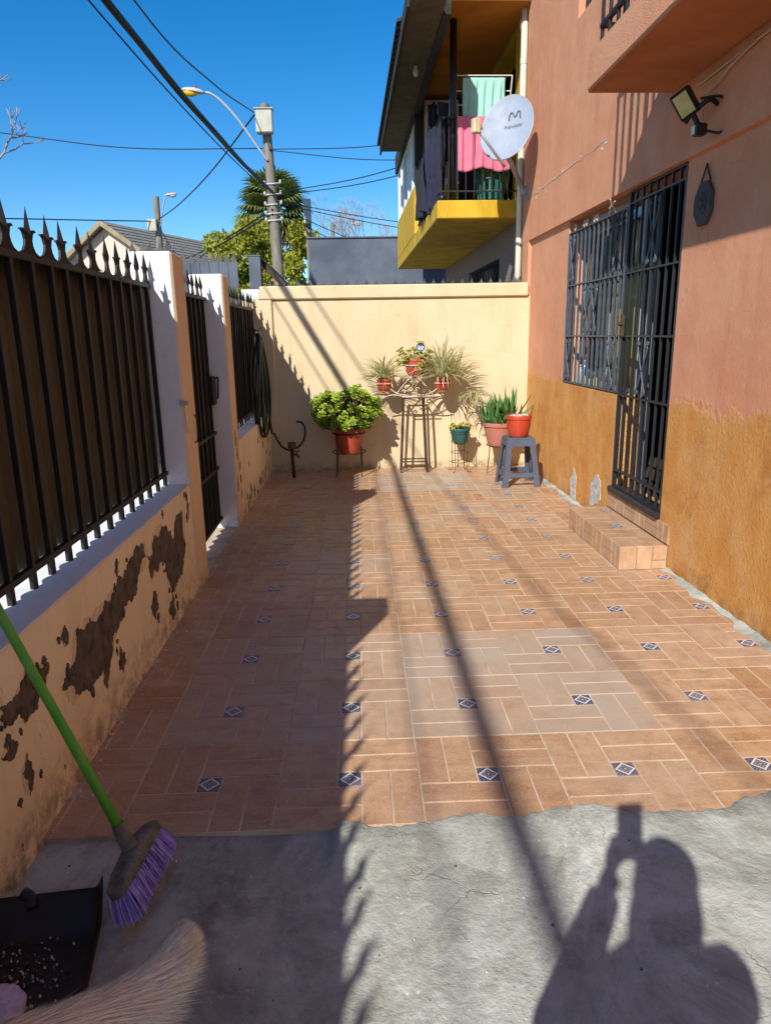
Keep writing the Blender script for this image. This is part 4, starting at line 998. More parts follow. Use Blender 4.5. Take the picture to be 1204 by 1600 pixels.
mb = MB(); mb.cbox((0.02, -0.007, 1.6), (0.035, 0.007, 2.28), 0.001); bm_ = mb.mesh('bar', MAT['iron'])
for k in range(17): inst(bm_, 'bar', lw, (0, 9.1 + 0.125 * k, 0))
slab = hpart('balcony', MAT['yellow'], [((XB, SN, SB), (-0.004, SF, ST_))], 0.01, yh)
hpart('parapet', MAT['yellow'], [((XB + 0.001, SE + 0.15, ST_), (XB + 0.12, SF, 3.37))], 0.01, yh)
hpart('parapet', MAT['yellow'], [((XB + 0.121, SE, ST_), (-0.3, SE + 0.1, 3.36))], 0.01, yh)
hpart('window_sill', MAT['pvc'], [((XB + 0.1, SE - 0.02, 3.361), (-0.3, SE + 0.12, 3.395))], 0.004, yh)
ew = hpart('end_window', MAT['pvc'], [((XB + 0.13, SE + 0.02, 3.396), (XB + 0.18, SE + 0.07, 4.40)), ((-0.36, SE + 0.02, 3.396), (-0.31, SE + 0.07, 4.40)), ((XB + 0.18, SE + 0.022, 4.35), (-0.36, SE + 0.068, 4.40)), ((XB + 0.18, SE + 0.022, 3.396), (-0.36, SE + 0.068, 3.44)), ((-0.60, SE + 0.024, 3.44), (-0.56, SE + 0.066, 4.35))], 0.003, yh)
for a, b in ((XB + 0.181, -0.601), (-0.559, -0.361)):
    mb = MB(); mb.box((a, SE + 0.04, 3.441), (b, SE + 0.046, 4.349)); mb.build('pane', MAT['glass'], ew)
hpart('end_door', MAT['iron'], [((-0.299, SE + 0.02, ST_), (-0.01, SE + 0.06, 4.4))], 0.003, yh)
sg_ = hpart('side_glazing', MAT['pvc'], [((XB + 0.02, s, 3.371), (XB + 0.08, s + 0.06, 4.21)) for s in (SE + 0.15, 11.0, 11.7, 12.4, 13.1, SF - 0.06)] + [((XB + 0.021, SE + 0.21, 3.371), (XB + 0.079, SF - 0.06, 3.42)), ((XB + 0.021, SE + 0.21, 4.16), (XB + 0.079, SF - 0.06, 4.21))], 0.003, yh)
ss_ = [SE + 0.21, 11.0, 11.06, 11.7, 11.76, 12.4, 12.46, 13.1, 13.16, SF - 0.06]
for k in range(0, 10, 2):
    mb = MB(); mb.box((XB + 0.045, ss_[k] + 0.001, 3.421), (XB + 0.051, ss_[k + 1] - 0.001, 4.159)); mb.build('pane', MAT['glass_blue'] if k % 4 == 0 else MAT['pvc'], sg_)
hpart('ceiling', MAT['ceil'], [((XB + 0.06, 7.62, 4.46), (-0.042, SF, 4.52))], 0.004, yh)
hpart('beam', MAT['dark_roof'], [((XB - 0.02, 7.3, 4.215), (XB + 0.058, SF + 0.1, 4.50))], 0.006, yh)
hpart('corner_frame', MAT['iron'], [((XB + 0.0, SE + 0.0, 3.38), (XB + 0.1, SE + 0.14, 4.212))], 0.004, yh)
rf = hpart('roof', MAT['soffit'], [((-1.24, 6.95, 4.23), (XB - 0.022, 12.3, 4.27))], 0.004, yh)
mb = MB(); mb.add([(-1.27, 7.1, 4.20), (-1.245, 7.1, 4.20), (-1.245, 12.4, 4.20), (-1.27, 12.4, 4.20), (-1.27, 7.1, 4.34), (-1.245, 7.1, 4.34), (-1.245, 12.4, 4.34), (-1.27, 12.4, 4.34)], [(0, 3, 2, 1), (4, 5, 6, 7), (0, 1, 5, 4), (1, 2, 6, 5), (2, 3, 7, 6), (3, 0, 4, 7)]); mb.build('eave_board', MAT['dark_roof'], rf)
for k in range(30):                                        # corrugated roof sheets
    s = 7.80 + k * 0.155
    mb = MB(); mb.add([(-1.31, s, 4.345), (-1.31, s + 0.15, 4.345), (1.5, s + 0.15, 5.5), (1.5, s, 5.5), (-1.31, s + 0.04, 4.385), (-1.31, s + 0.11, 4.385), (1.5, s + 0.11, 5.54), (1.5, s + 0.04, 5.54)],
                      [(0, 1, 2, 3), (4, 7, 6, 5), (0, 4, 5, 1), (2, 6, 7, 3), (1, 5, 6, 2), (3, 7, 4, 0)]); mb.build('roof_sheet', MAT['dark_roof'], rf)
mb = MB(); mb.tube([(-0.72, 8.04, ST_ - 0.002), (-0.72, 8.04, 4.6)], 0.036, 14); mb.build('post', MAT['black_plastic'], yh, smooth=True)
mb = MB(); mb.ell((-0.84, 7.97, ST_ + 0.03), (0.045, 0.05, 0.045)); mb.build('post_foot', MAT['black_plastic'], yh, smooth=True)
mb = MB(); mb.ell((-1.05, 8.6, 4.17), (0.03, 0.03, 0.05), 10, 7); mb.tube([(-1.05, 8.6, 4.2), (-1.05, 8.6, 4.232)], 0.02, 8); mb.build('light_bulb', MAT['lamp_white'], yh, smooth=True)
mb = MB(); mb.cbox((-0.005, -0.005, ST_ - 0.01), (0.005, 0.005, 3.55), 0.0008); rb2 = mb.mesh('railing_bar', MAT['iron'])
rl = hpart('railing', MAT['iron'], [((XB + 0.03, SN + 0.06, 3.54), (XB + 0.05, SE + 0.02, 3.56)), ((XB + 0.051, SN + 0.06, 3.54), (-0.02, SN + 0.08, 3.56)), ((XB + 0.031, SN + 0.06, 2.84), (XB + 0.049, SE + 0.02, 2.855)), ((XB + 0.051, SN + 0.061, 2.84), (-0.02, SN + 0.079, 2.855))], 0.001, yh)
for k in range(26): inst(rb2, 'railing_bar', rl, (XB + 0.04, SN + 0.07 + 0.09 * k, 0))
for k in range(1, 10): inst(rb2, 'railing_bar', rl, (XB + 0.04 + 0.09 * k, SN + 0.07, 0))

# ---- washing on the balcony
def cloth(name, label, cat, a, b, drop, mat, folds=5, amp=0.02, back=0.35, taper=0.0, sag=0.0, nrm=(0, -1, 0), skew=0.0, seed=0):
    """a cloth hung over a line from a to b (house frame); drop in front, part of it behind"""
    a = Vector(a); b = Vector(b); mid = (a + b) / 2; nv = Vector(nrm); rs_ = random.Random(seed); ph = [rs_.uniform(0, 6) for _ in range(4)]
    root = hroot(name, label, cat, mid.y, mid.x, mid.z - drop)
    off = mid - Vector((0, 0, drop))
    mb = MB()
    def f(u, v):
        w = v * (drop + back * drop) - back * drop          # <0 behind, >0 in front
        z = -abs(w); side = 1 if w > 0 else -1
        q = a.lerp(b, u); env = min(1, abs(w) / (0.25 * drop + 1e-6))
        fo = (math.sin(u * folds * 6.28 + ph[0] + 1.5 * math.sin(w * 4 + ph[1])) + 0.5 * math.sin(u * folds * 13.1 + ph[2] + w * 3)) * amp * env
        x = q + nv * (fo + side * 0.012) + Vector((0, 0, z - sag * math.sin(math.pi * u) + 0.02 * math.sin(u * 9 + ph[3]) * env * (1 if v > 0.97 or v < 0.03 else 0)))
        x += (mid - q) * taper * env * (0.5 + 0.5 * abs(w) / drop) + Vector((0, 1, 0)) * skew * abs(w)
        return x - off
    mb.grid(44, 40, f); o = mb.build('fabric', mat, root, smooth=True, fix=False); o.modifiers.new('thick', 'SOLIDIFY').thickness = 0.004
    return root
rk = hroot('drying_rack', 'white wire drying rack standing on the yellow balcony', 'drying rack', 8.45, -0.4, ST_)
for z in (1.0, 1.12, 1.25):
    mb = MB(); mb.tube([(-0.32, -0.28 + (1.25 - z) * 0.4, z), (0.32, -0.28 + (1.25 - z) * 0.4, z)], 0.006, 6); mb.build('rail', MAT['pvc'], rk)
for x in (-0.32, 0.32):
    for sg in (-1, 1):
        mb = MB(); mb.tube([(x, -sg * 0.28, 1.25 if sg > 0 else 1.0), (x, sg * 0.25, 0.003)], 0.008, 6); mb.build('leg', MAT['pvc'], rk)
cloth('towel', 'mint green towel drying at the top of the yellow balcony', 'towel', (-0.60, 8.16, 3.98), (-0.16, 8.16, 3.98), 0.40, MAT['mint'], 5, 0.012, 0.9, seed=2)
cloth('towel', 'pink towel drying below the mint one on the yellow balcony', 'towel', (-0.69, 7.97, 3.572), (-0.12, 7.97, 3.572), 0.52, MAT['pink'], 5, 0.014, 0.8, taper=0.05, seed=3)
cloth('trousers', 'blue denim trousers hanging over the yellow balcony railing', 'trousers', (-0.80, 8.02, 3.60), (-0.93, 8.55, 3.55), 0.85, MAT['denim'], 3, 0.03, 0.6, taper=0.15, nrm=(-1, -0.2, 0), seed=4)
cloth('jacket', 'charcoal jacket hanging farthest along the yellow balcony railing', 'jacket', (-0.93, 8.75, 3.42), (-0.93, 9.55, 3.36), 0.62, MAT['charcoal'], 3, 0.035, 0.5, taper=0.2, nrm=(-1, 0, 0), seed=5)
cloth('shirt', 'navy shirt hanging beside the black balcony post', 'shirt', (-0.85, 8.25, 3.78), (-0.66, 8.4, 3.8), 0.6, MAT['navy'], 2, 0.03, 0.6, taper=0.1, nrm=(-0.5, -0.8, 0), seed=6)
cloth('sweater', 'black sweater bunched on the line behind the denim trousers', 'sweater', (-0.86, 8.5, 3.86), (-0.78, 9.3, 3.9), 0.55, MAT['hoodie'], 3, 0.04, 0.7, taper=0.1, nrm=(-1, -0.3, 0), seed=8)
cr_ = hroot('laundry_basket', 'turquoise slatted laundry basket behind the yellow balcony railing', 'basket', 8.2, -0.28, ST_)
for k in range(14):
    a = 2 * math.pi * k / 14; mb = MB(); mb.bar((0.13 * math.cos(a), 0.13 * math.sin(a), 0.0), (0.17 * math.cos(a), 0.17 * math.sin(a), 0.36), 0.035, 0.008, up=(-math.sin(a), math.cos(a), 0)); mb.build('slat', MAT['crate'], cr_)
for z, r in ((0.01, 0.134), (0.12, 0.147), (0.24, 0.16), (0.355, 0.173)):
    mb = MB(); mb.tube([(r * math.cos(a), r * math.sin(a), z) for a in frange(0, 2 * math.pi, 29)[:-1]], 0.010, 6, closed=True); mb.build('hoop', MAT['crate'], cr_, smooth=True)
# ================================================================== BEYOND THE WALLS
def simple(name, label, cat, loc, rz=0): return empty(name, loc, rz, label, cat)
gw = simple('boundary_wall', 'plain slate-blue wall beyond the cream wall, left of the yellow house', 'wall', (0.0, 15.1, 0))
mb = MB(); mb.cbox((-0.96, -0.1, -0.1), (4.5, 0.1, 3.28), 0.01); mb.build('wall_body', MAT['slate'], gw)
mb = MB(); mb.cbox((-0.99, -0.13, 3.281), (4.5, 0.13, 3.31), 0.006); mb.build('coping', MAT['slate'], gw)
gp = simple('gate_post', 'slate-grey square post behind the left end of the cream wall', 'post', (-1.29, 9.5, 0))
mb = MB(); mb.cbox((-0.075, -0.075, -0.1), (0.075, 0.075, 2.38), 0.006); mb.build('post_body', MAT['slate'], gp)
mb = MB(); mb.cbox((-0.08, -0.08, 2.381), (0.08, 0.08, 2.40), 0.004); mb.build('post_cap', MAT['slate'], gp)
sb = simple('canopy_sheet', 'sloping dark brown sheet beside the slate-grey post', 'canopy', (-1.05, 9.6, 2.0))
mb = MB(); mb.add([(-0.16, -0.05, 0.36), (0.13, -0.05, 0.06), (0.13, 1.2, 0.06), (-0.16, 1.2, 0.36), (-0.16, -0.05, 0.26), (0.13, -0.05, -0.04), (0.13, 1.2, -0.04), (-0.16, 1.2, 0.26)], [(0, 1, 2, 3), (4, 7, 6, 5), (0, 4, 5, 1), (1, 5, 6, 2), (2, 6, 7, 3), (3, 7, 4, 0)]); mb.build('sheet', MAT['iron_brown'], sb)
mb = MB(); mb.cbox((0.08, 0.2, -2.1), (0.12, 0.24, -0.03), 0.003); mb.build('strut', MAT['iron_brown'], sb)
# far dark fence across the way with spikes
df = simple('street_fence', 'dark grey panelled fence with pointed spikes far up the street', 'fence', (-3.6, 16.0, 0))
for k in range(9):
    mb = MB(); mb.cbox((-0.75 + 0.20 * k, -0.02, -0.1), (-0.556 + 0.20 * k, 0.02, 2.95), 0.006); mb.build('panel', MAT['slate'], df)
sp2 = spike_mesh(0.15, 0.26, 0.02, MAT['spike_grey'])
for k in range(12): inst(sp2, 'spike', df, (-0.68 + 0.15 * k, 0, 2.94))

# --- gabled house far left
gh = simple('gabled_house', 'pale house with grey tiled gable roof seen over the fence spikes', 'house', (-12.4, 38.0, 0))
hw_, ez, az, L_ = 3.0, 5.15, 7.05, 10.0
A = R(-22)
fr = Matrix.Rotation(A, 4, 'Z')
mb = MB(); mb.prism([(-hw_, -0.1), (hw_, -0.1), (hw_, ez), (0, az - 0.15), (-hw_, ez)], lambda u, v, d: tuple(fr @ Vector((u, d, v))), 0.0, L_); mb.build('wall', MAT['beige_wall'], gh)
for sg in (-1, 1):
    sl = Vector((sg * (hw_ + 0.45), 0, ez - 0.28)) - Vector((0, 0, az)); ln = sl.length; d_ = sl.normalized()
    nr = Vector((-d_.z * sg, 0, d_.x * sg)); nr = nr if nr.z > 0 else -nr
    rp = MB(); n_ = 11
    root_r = None
    for k in range(n_):
        a = Vector((0, 0, az)) + d_ * (ln * k / n_); b = Vector((0, 0, az)) + d_ * (ln * (k + 1) / n_ + 0.06)
        q = MB(); t1, t2 = 0.015, 0.055
        vs = [(a + nr * t1) + Vector((0, -0.5, 0)), (b + nr * t2) + Vector((0, -0.5, 0)), (b + nr * t2) + Vector((0, L_ + 0.4, 0)), (a + nr * t1) + Vector((0, L_ + 0.4, 0)), a - nr * 0.03 + Vector((0, -0.5, 0)), b - nr * 0.0 + Vector((0, -0.5, 0)), b + Vector((0, L_ + 0.4, 0)), a - nr * 0.03 + Vector((0, L_ + 0.4, 0))]
        q.add([fr @ v for v in vs], [(0, 1, 2, 3), (4, 7, 6, 5), (0, 4, 5, 1), (1, 5, 6, 2), (2, 6, 7, 3), (3, 7, 4, 0)])
        q.build('roof_course', MAT['roof_tile'], gh)
    q = MB(); q.bar(fr @ (Vector((0, -0.52, az - 0.08))), fr @ (Vector((0, -0.52, az - 0.08)) + d_ * ln), 0.22, 0.06); q.build('barge_board', MAT['fascia'], gh)
gwm = MB(); gwm.cbox((-0.5, -0.06, 3.4), (0.5, 0.05, 4.6), 0.02, fr); gwn = gwm.build('window', MAT['pvc'], gh)
gwm = MB(); gwm.box((-0.42, -0.075, 3.48), (0.42, -0.062, 4.52), fr); gwm.build('pane', MAT['glass_blue'], gwn)
for k, (x, y, w, h) in enumerate([(-24, 44, 7, 4.2), (9, 52, 10, 5)]):
    q = simple('far_house', ['low pale house far left behind the fence', 'pale house far behind the slate-blue wall'][k], 'house', (x, y, 0))
    m_ = MB(); m_.prism([(-w / 2, -0.1), (w / 2, -0.1), (w / 2, h - 1.2), (0, h), (-w / 2, h - 1.2)], lambda u, v, d: (u, d, v), 0, 8); m_.build('wall', MAT['beige_wall'], q)

# --- poles, lamps
def cobra(par, pts, r, head, yaw, lens, s=1.0):
    m_ = MB(); m_.tube(bez(pts, 8), r, 8); m_.build('lamp_arm', MAT['metal_grey'], par, smooth=True)
    Mh = Matrix.Translation(head) @ Matrix.Rotation(yaw, 4, 'Z') @ Matrix.Rotation(R(8), 4, 'Y') @ Matrix.Scale(s, 4)
    m_ = MB(); m_.ell((0, 0, 0), (0.32, 0.13, 0.10), 16, 8); m_.v = [tuple(Mh @ Vector((v[0], v[1], v[2] if v[2] > 0 else v[2] * 0.35))) for v in m_.v]; h_ = m_.build('lamp_head', MAT['lamp_white'], par, smooth=True)
    m_ = MB(); m_.ell((-0.08, 0, -0.035), (0.19, 0.105, 0.10), 14, 8); m_.v = [tuple(Mh @ Vector(v)) for v in m_.v]; m_.build('lamp_lens', lens, h_, smooth=True)
    m_ = MB(); m_.tube([Mh @ Vector((0.05, 0, 0.09)), Mh @ Vector((0.05, 0, 0.15))], 0.045 * s, 8); m_.build('photocell', MAT['red_dot'], h_)
pl = simple('utility_pole', 'weathered grey utility pole with meter box and street lamp beyond the gate', 'utility pole', (-1.80, 18, 0))
# lean of the pole follows the photograph: top left of base
m_ = MB(); m_.tube([(0.0, 0, -0.1), (-0.22, 0, 6.57)], [0.16, 0.10], 12); m_.build('shaft', MAT['pole_wood'], pl, smooth='auto')
m_ = MB(); m_.cbox((-0.41, -0.33, 5.90), (-0.03, -0.10, 6.38), 0.02); bx_ = m_.build('meter_box', MAT['box_grey'], pl)
m_ = MB(); m_.cbox((-0.43, -0.35, 6.385), (-0.01, -0.08, 6.41), 0.006); m_.build('box_lid', MAT['box_grey'], bx_)
cobra(pl, [(-0.20, -0.12, 5.35), (-0.40, -0.12, 5.62), (-0.85, -0.12, 6.25), (-1.20, -0.12, 6.62), (-1.42, -0.12, 6.76), (-1.52, -0.12, 6.78)], 0.03, Vector((-1.80, -0.12, 6.80)), 0.0, MAT['lamp_lens'], 0.85)
for k, z in enumerate((4.62, 4.40, 4.2, 4.85, 4.05)):
    m_ = MB(); m_.tube([(-0.30, -0.12, z), (0.05, -0.12, z + 0.02)], 0.02, 8); m_.ell((-0.31, -0.12, z + 0.03), (0.035, 0.035, 0.05), 8, 6); m_.ell((0.06, -0.12, z + 0.05), (0.035, 0.035, 0.05), 8, 6); m_.build('insulator', MAT['lamp_white'], pl, smooth=True)
pl2 = simple('utility_pole', 'far utility pole with white box in front of the gabled roof', 'utility pole', (-8.95, 34, 0))
m_ = MB(); m_.tube([(0, 0, -0.1), (0.12, 0, 7.5)], [0.2, 0.13], 10); m_.build('shaft', MAT['pole_wood'], pl2, smooth='auto')
m_ = MB(); m_.cbox((-0.28, -0.4, 6.02), (0.12, -0.12, 6.52), 0.02); m_.build('meter_box', MAT['box_grey'], pl2)
cobra(pl2, [(0.12, -0.14, 5.9), (0.3, -0.14, 6.5), (0.45, -0.14, 7.1), (0.58, -0.14, 7.48)], 0.03, Vector((0.82, -0.14, 7.54)), math.pi, MAT['lamp_white'], 0.9)
pl3 = simple('utility_pole', 'pole with tall pale box above the slate-blue wall', 'utility pole', (-1.25, 20, 0))
m_ = MB(); m_.cbox((-0.07, -0.07, -0.1), (0.07, 0.07, 4.3), 0.01); m_.build('shaft', MAT['pole_wood'], pl3)
m_ = MB(); m_.cbox((-0.10, -0.25, 4.26), (0.09, -0.08, 4.86), 0.01); m_.build('tall_box', MAT['box_grey'], pl3)
pl4 = simple('street_lamp', 'small distant street lamp above the slate-blue wall', 'street lamp', (-1.2, 45, 0))
m_ = MB(); m_.tube([(0, 0, -0.1), (0, 0, 6.6)], 0.08, 8); m_.build('shaft', MAT['metal_grey'], pl4)
cobra(pl4, [(0, 0, 6.5), (0.3, 0, 6.9), (0.75, 0, 7.55), (1.0, 0, 7.8)], 0.03, Vector((1.22, 0, 7.84)), math.pi, MAT['lamp_white'], 1.1)
pl5 = simple('utility_pole', 'bare distant pole above the slate-blue wall', 'utility pole', (-1.42, 46, 0))
m_ = MB(); m_.tube([(0, 0, -0.1), (0, 0, 8.1)], [0.2, 0.13], 8); m_.build('shaft', MAT['pole_wood'], pl5)

# --- cables
def cable(label, pts, r, n=6, sub=8, group=None):
    pts = [Vector(p) for p in pts]; c = pts[0].copy()
    m_ = MB(); m_.tube([p - c for p in bez(pts, sub)], r, n); o = m_.build('cable', MAT['cable'], None, c, smooth=True)
    tag(o, label, 'cable', group); return o
def bundle_pt(y, dx=0, dz=0):
    x = -1.92 - 0.0164 * (18 - y)
    ys = [-14, -9, -4.5, 0.9, 4.3, 7.0, 8.5, 9.7, 11.2, 13.2, 15.3, 17.8]; zs = [5.35, 4.95, 4.65, 4.37, 4.27, 4.225, 4.236, 4.252, 4.307, 4.383, 4.51, 4.655]
    return (x + dx, y, float(np.interp(y, ys, zs)) + dz)
cb_ = empty('cable_bundle', bundle_pt(17.8), 0, 'thick black bundle of cables crossing the sky to the utility pole', 'cable'); cb0 = Vector(bundle_pt(17.8))
for k in range(6):
    a = 2 * math.pi * k / 6; rr_ = 0.024 if k else 0.0
    pts = [bundle_pt(y, rr_ * math.cos(a + y * 0.5), rr_ * math.sin(a + y * 0.5)) for y in (-14, -9, -6.5, -4.5, -2, 0.9, 4.3, 7.0, 8.5, 9.7, 11.2, 13.2, 15.3, 17.8)]
    m_ = MB(); m_.tube([Vector(p) - cb0 for p in bez(pts, 8)], 0.016, 6); m_.build('strand', MAT['cable'], cb_, smooth=True)
cable('thin black cable hanging just left of the thick bundle', [(p[0] - 0.30 + 0.016 * (p[1]), p[1], p[2] + 0.08 - 0.012 * (p[1] - 5)) for p in [bundle_pt(y) for y in (-14, -9, -4.5, 0.9, 4.3, 7, 9.7, 13.2, 17.6)]], 0.009)
cable('twisted black cable running to the top of the utility pole', [(-1.7, -14, 6.6), (-2.2, -5.3, 5.8), (-2.4, -3.3, 5.7), (-2.62, 2.65, 5.5), (-2.62, 9.9, 5.39), (-2.45, 14, 5.75), (-2.26, 17.85, 6.36)], 0.0125)
cable('black drop cable from the pole top to the far pole', [(-2.22, 17.85, 6.34), (-4.3, 23.0, 6.18), (-6.6, 28.5, 6.22), (-8.8, 33.8, 6.5)], 0.02)
cable('black cable from the far pole out to the left', [(-8.9, 33.8, 6.45), (-12, 30, 6.0), (-16, 26, 5.6), (-22, 22, 5.6)], 0.025)
cable('black cable sagging from the far pole to the near pole, upper', [(-8.8, 33.8, 6.3), (-6.6, 28, 4.35), (-4.2, 22, 4.0), (-1.95, 17.85, 4.3)], 0.02)
cable('black cable sagging from the far pole to the near pole, lower', [(-9.8, 36, 5.0), (-6.8, 29, 4.0), (-4.4, 22, 3.8), (-1.95, 17.85, 4.2)], 0.02)
cable('long thin cable across the sky left of the pole', [(-14, 18.6, 6.9), (-8.07, 18.2, 6.06), (-5.2, 18, 5.68), (-2.1, 17.9, 5.62)], 0.012)
for k, (za, b) in enumerate([(5.60, (2.6, 16.2, 5.52)), (5.58, (2.6, 16.4, 5.05)), (4.66, (2.2, 14.0, 4.75)), (4.6, (2.4, 14.5, 4.70)), (4.5, (4.0, 20, 4.05)), (4.45, (4.2, 21, 3.95)), (4.4, (3.0, 24, 3.3)), (4.3, (2.6, 26, 3.2))]):
    mid = ((-1.95 + b[0]) / 2, (17.9 + b[1]) / 2, (za + b[2]) / 2 - 0.12)
    cable(['highest', 'second highest', 'third highest', 'fourth highest', 'fifth highest', 'sixth highest', 'seventh highest', 'lowest'][k] + ' cable fanning right from the utility pole', [(-1.95, 17.9, za), mid, b], 0.010)

# --- vegetation
def leaves_mesh(name, mat, spec, seed, droop=0.0, size=(0.05, 0.14)):
    """many small leaf faces; spec = list of (centre, radii, count)"""
    r = np.random.default_rng(seed); V = []; F = []
    for c, rad, n in spec:
        d = r.normal(size=(n, 3)); d /= np.linalg.norm(d, axis=1)[:, None]
        q = r.random(n) ** 0.45
        p = np.array(c) + d * q[:, None] * np.array(rad)
        p[:, 2] -= droop * r.random(n) * 0.5
        ax = r.normal(size=(n, 3)); ax[:, 2] -= droop * 3; ax /= np.linalg.norm(ax, axis=1)[:, None]
        sd_ = np.cross(ax, r.normal(size=(n, 3))); sd_ /= np.linalg.norm(sd_, axis=1)[:, None]
        L = r.uniform(size[0], size[1], n)[:, None]; W = L * 0.34
        nn = np.cross(ax, sd_) * L * 0.15
        a = p - ax * L * 0.5; b = p + sd_ * W + nn; e = p + ax * L * 0.5; f = p - sd_ * W + nn
        base = len(V) * 4
        for i in range(n):
            k = len(V); V.append((a[i], b[i], e[i], f[i]))
    vv = np.array(V).reshape(-1, 3); nq = len(V)
    me = bpy.data.meshes.new(name); me.from_pydata(vv.tolist(), [], [(4 * i, 4 * i + 1, 4 * i + 2, 4 * i + 3) for i in range(nq)]); me.materials.append(mat)
    me.update(); return me
tr = simple('leafy_tree', 'drooping yellow-green tree behind the utility pole', 'tree', (-2.75, 22, 0))
spec = []
r_ = random.Random(3)
for k in range(46):
    a = r_.uniform(0, 6.28); q = r_.random() ** 0.5; x = 1.55 * q * math.cos(a); y = 1.3 * q * math.sin(a); top = 4.75 - 0.55 * (x / 1.5) ** 2 - 0.3 * r_.random()
    z = r_.uniform(2.3, top); spec.append(((x, y, z), (0.32, 0.32, 0.40), 300))
inst(leaves_mesh('crown', MAT['tree_leaf'], spec, 5, 0.35, (0.07, 0.20)), 'crown', tr)
m_ = MB(); m_.tube([(0, 0, -0.1), (0.05, 0, 1.2), (0.0, 0.05, 2.3), (0.1, 0, 3.6)], [0.16, 0.13, 0.1, 0.03], 8)
for k in range(9):
    a = k * 0.7; m_.tube(bez([(0.02, 0.02, 1.6 + 0.15 * k), (0.5 * math.cos(a), 0.5 * math.sin(a), 2.3 + 0.15 * k), (1.1 * math.cos(a), 1.0 * math.sin(a), 2.6 + 0.15 * k)], 4), [0.06, 0.055, 0.05, 0.045, 0.04, 0.03, 0.025, 0.02, 0.012][:9], 6)
m_.build('trunk', MAT['bark'], tr, smooth=True)
def bush(label, loc, rx, rz, n, mat, seed, size=(0.06, 0.16), name='shrub'):
    e = simple(name, label, 'shrub', loc); rs_ = random.Random(seed); spec = []
    for k in range(n):
        a = rs_.uniform(0, 6.28); q = rs_.random() ** 0.5; spec.append(((rx * q * math.cos(a), rx * 0.8 * q * math.sin(a), rz * (0.25 + 0.75 * rs_.random() * (1 - 0.5 * q * q))), (0.3, 0.3, 0.3), 200))
    inst(leaves_mesh('crown', MAT[mat], spec, seed, 0.2, size), 'crown', e)
    m_ = MB(); m_.tube([(0, 0, -0.1), (0, 0, rz * 0.6)], [0.07, 0.03], 7); m_.build('trunk', MAT['bark'], e)
bush('dark green shrub behind the fence spikes, far left', (-13.8, 30, 0), 1.3, 4.1, 14, 'palm_leaf', 9)
bush('yellow-green shrub at the foot of the slate-grey post', (-2.15, 14.0, 0), 0.55, 2.5, 7, 'tree_leaf', 12, (0.05, 0.13))

pm_ = simple('palm_tree', 'fan palm rising behind the utility pole', 'palm tree', (-3.45, 32, 0))
m_ = MB(); m_.tube(bez([(0, 0, -0.1), (0.06, 0, 3.0), (0, 0, 6.6)], 8), 0.17, 10); m_.build('trunk', MAT['bark'], pm_, smooth=True)
def fan(n, size, seed, mat, droop):
    rs_ = random.Random(seed); mb = MB()
    for k in range(n):
        a = R(-115) + R(230) * k / (n - 1); L = size * (0.85 + 0.15 * math.cos(a)) * rs_.uniform(0.92, 1.05); w = size * 0.05
        d = Vector((math.cos(a), math.sin(a), 0)); sdv = Vector((-d.y, d.x, 0))
        p1_, p2_, p3_ = d * L * 0.45, d * L * 0.75 - Vector((0, 0, droop * L * 0.12)), d * L * 0.97 - Vector((0, 0, droop * L * 0.42))
        mb.add([sdv * w * 0.2, -sdv * w * 0.2, p1_ - sdv * w * 1.6, p1_ + sdv * w * 1.6, p2_ - sdv * w * 0.9, p2_ + sdv * w * 0.9, p3_], [(0, 1, 2, 3), (3, 2, 4, 5), (5, 4, 6)])
    return mb.mesh('fan', mat, fix=False)
fans = [fan(21, 0.95, k, MAT['palm_leaf'], 0.7 + 0.3 * k) for k in range(3)]; dead = [fan(15, 0.75, 9, MAT['dead_palm'], 1.2)]
rs_ = random.Random(21)
for k in range(64):
    el = R(82) - R(135) * (k / 63); a = k * 2.399
    L = 0.75 + 0.2 * rs_.random(); d = Vector((math.cos(a) * math.cos(el), math.sin(a) * math.cos(el), math.sin(el))); base = Vector((0, 0, 6.6 - 0.35 * (k / 63))); tip = base + d * L
    o = inst(rs_.choice(fans if k < 52 else dead), 'frond', pm_, tip); q = d.to_track_quat('X', 'Z'); o.rotation_mode = 'QUATERNION'; o.rotation_quaternion = q
    m_ = MB(); m_.tube([base - tip, Vector((0, 0, 0))], [0.025, 0.012], 5); st_ = m_.build('leaf_stalk', MAT['stem'], None); st_.parent = pm_; st_.location = tip

def bare_tree(label, loc, h, seed, spread=0.55, depth=5, r0=0.12, lean=(0, 0, 1), ratio=0.72, name='bare_tree'):
    e = simple(name, label, 'tree', loc); rs_ = random.Random(seed); mb = MB(); tb = MB()
    def grow(p, d, L, r, k):
        mid = p + d * L * 0.5 + Vector((rs_.uniform(-1, 1), rs_.uniform(-1, 1), rs_.uniform(-1, 1))) * L * 0.06; q = p + d * L
        (tb if k >= depth - 1 else mb).tube([p, mid, q], [r, r * 0.85, r * 0.7], 5 if k > 2 else 8, cap=k == 0)
        if k == 0: return
        for b in range(rs_.choice((2, 3, 3))):
            nd = (d + Vector((rs_.uniform(-1, 1), rs_.uniform(-1, 1), rs_.uniform(-0.4, 0.8))) * spread).normalized(); grow(q, nd, L * ratio * rs_.uniform(0.85, 1.1), r * 0.62, k - 1)
    grow(Vector((0, 0, -0.1)), Vector(lean).normalized(), h, r0, depth)
    mb.build('crown', MAT['bare_twig'], e, smooth=True); tb.build('trunk', MAT['bare_twig'], e, smooth=True); return e
bare_tree('pale leafless tree behind the slate-blue wall', (1.3, 40, 0), 3.0, 4, 0.5, 6, 0.09)
bare_tree('second pale leafless tree behind the slate-blue wall, nearer the pole', (-0.3, 44, 0), 3.0, 8, 0.5, 6, 0.08)
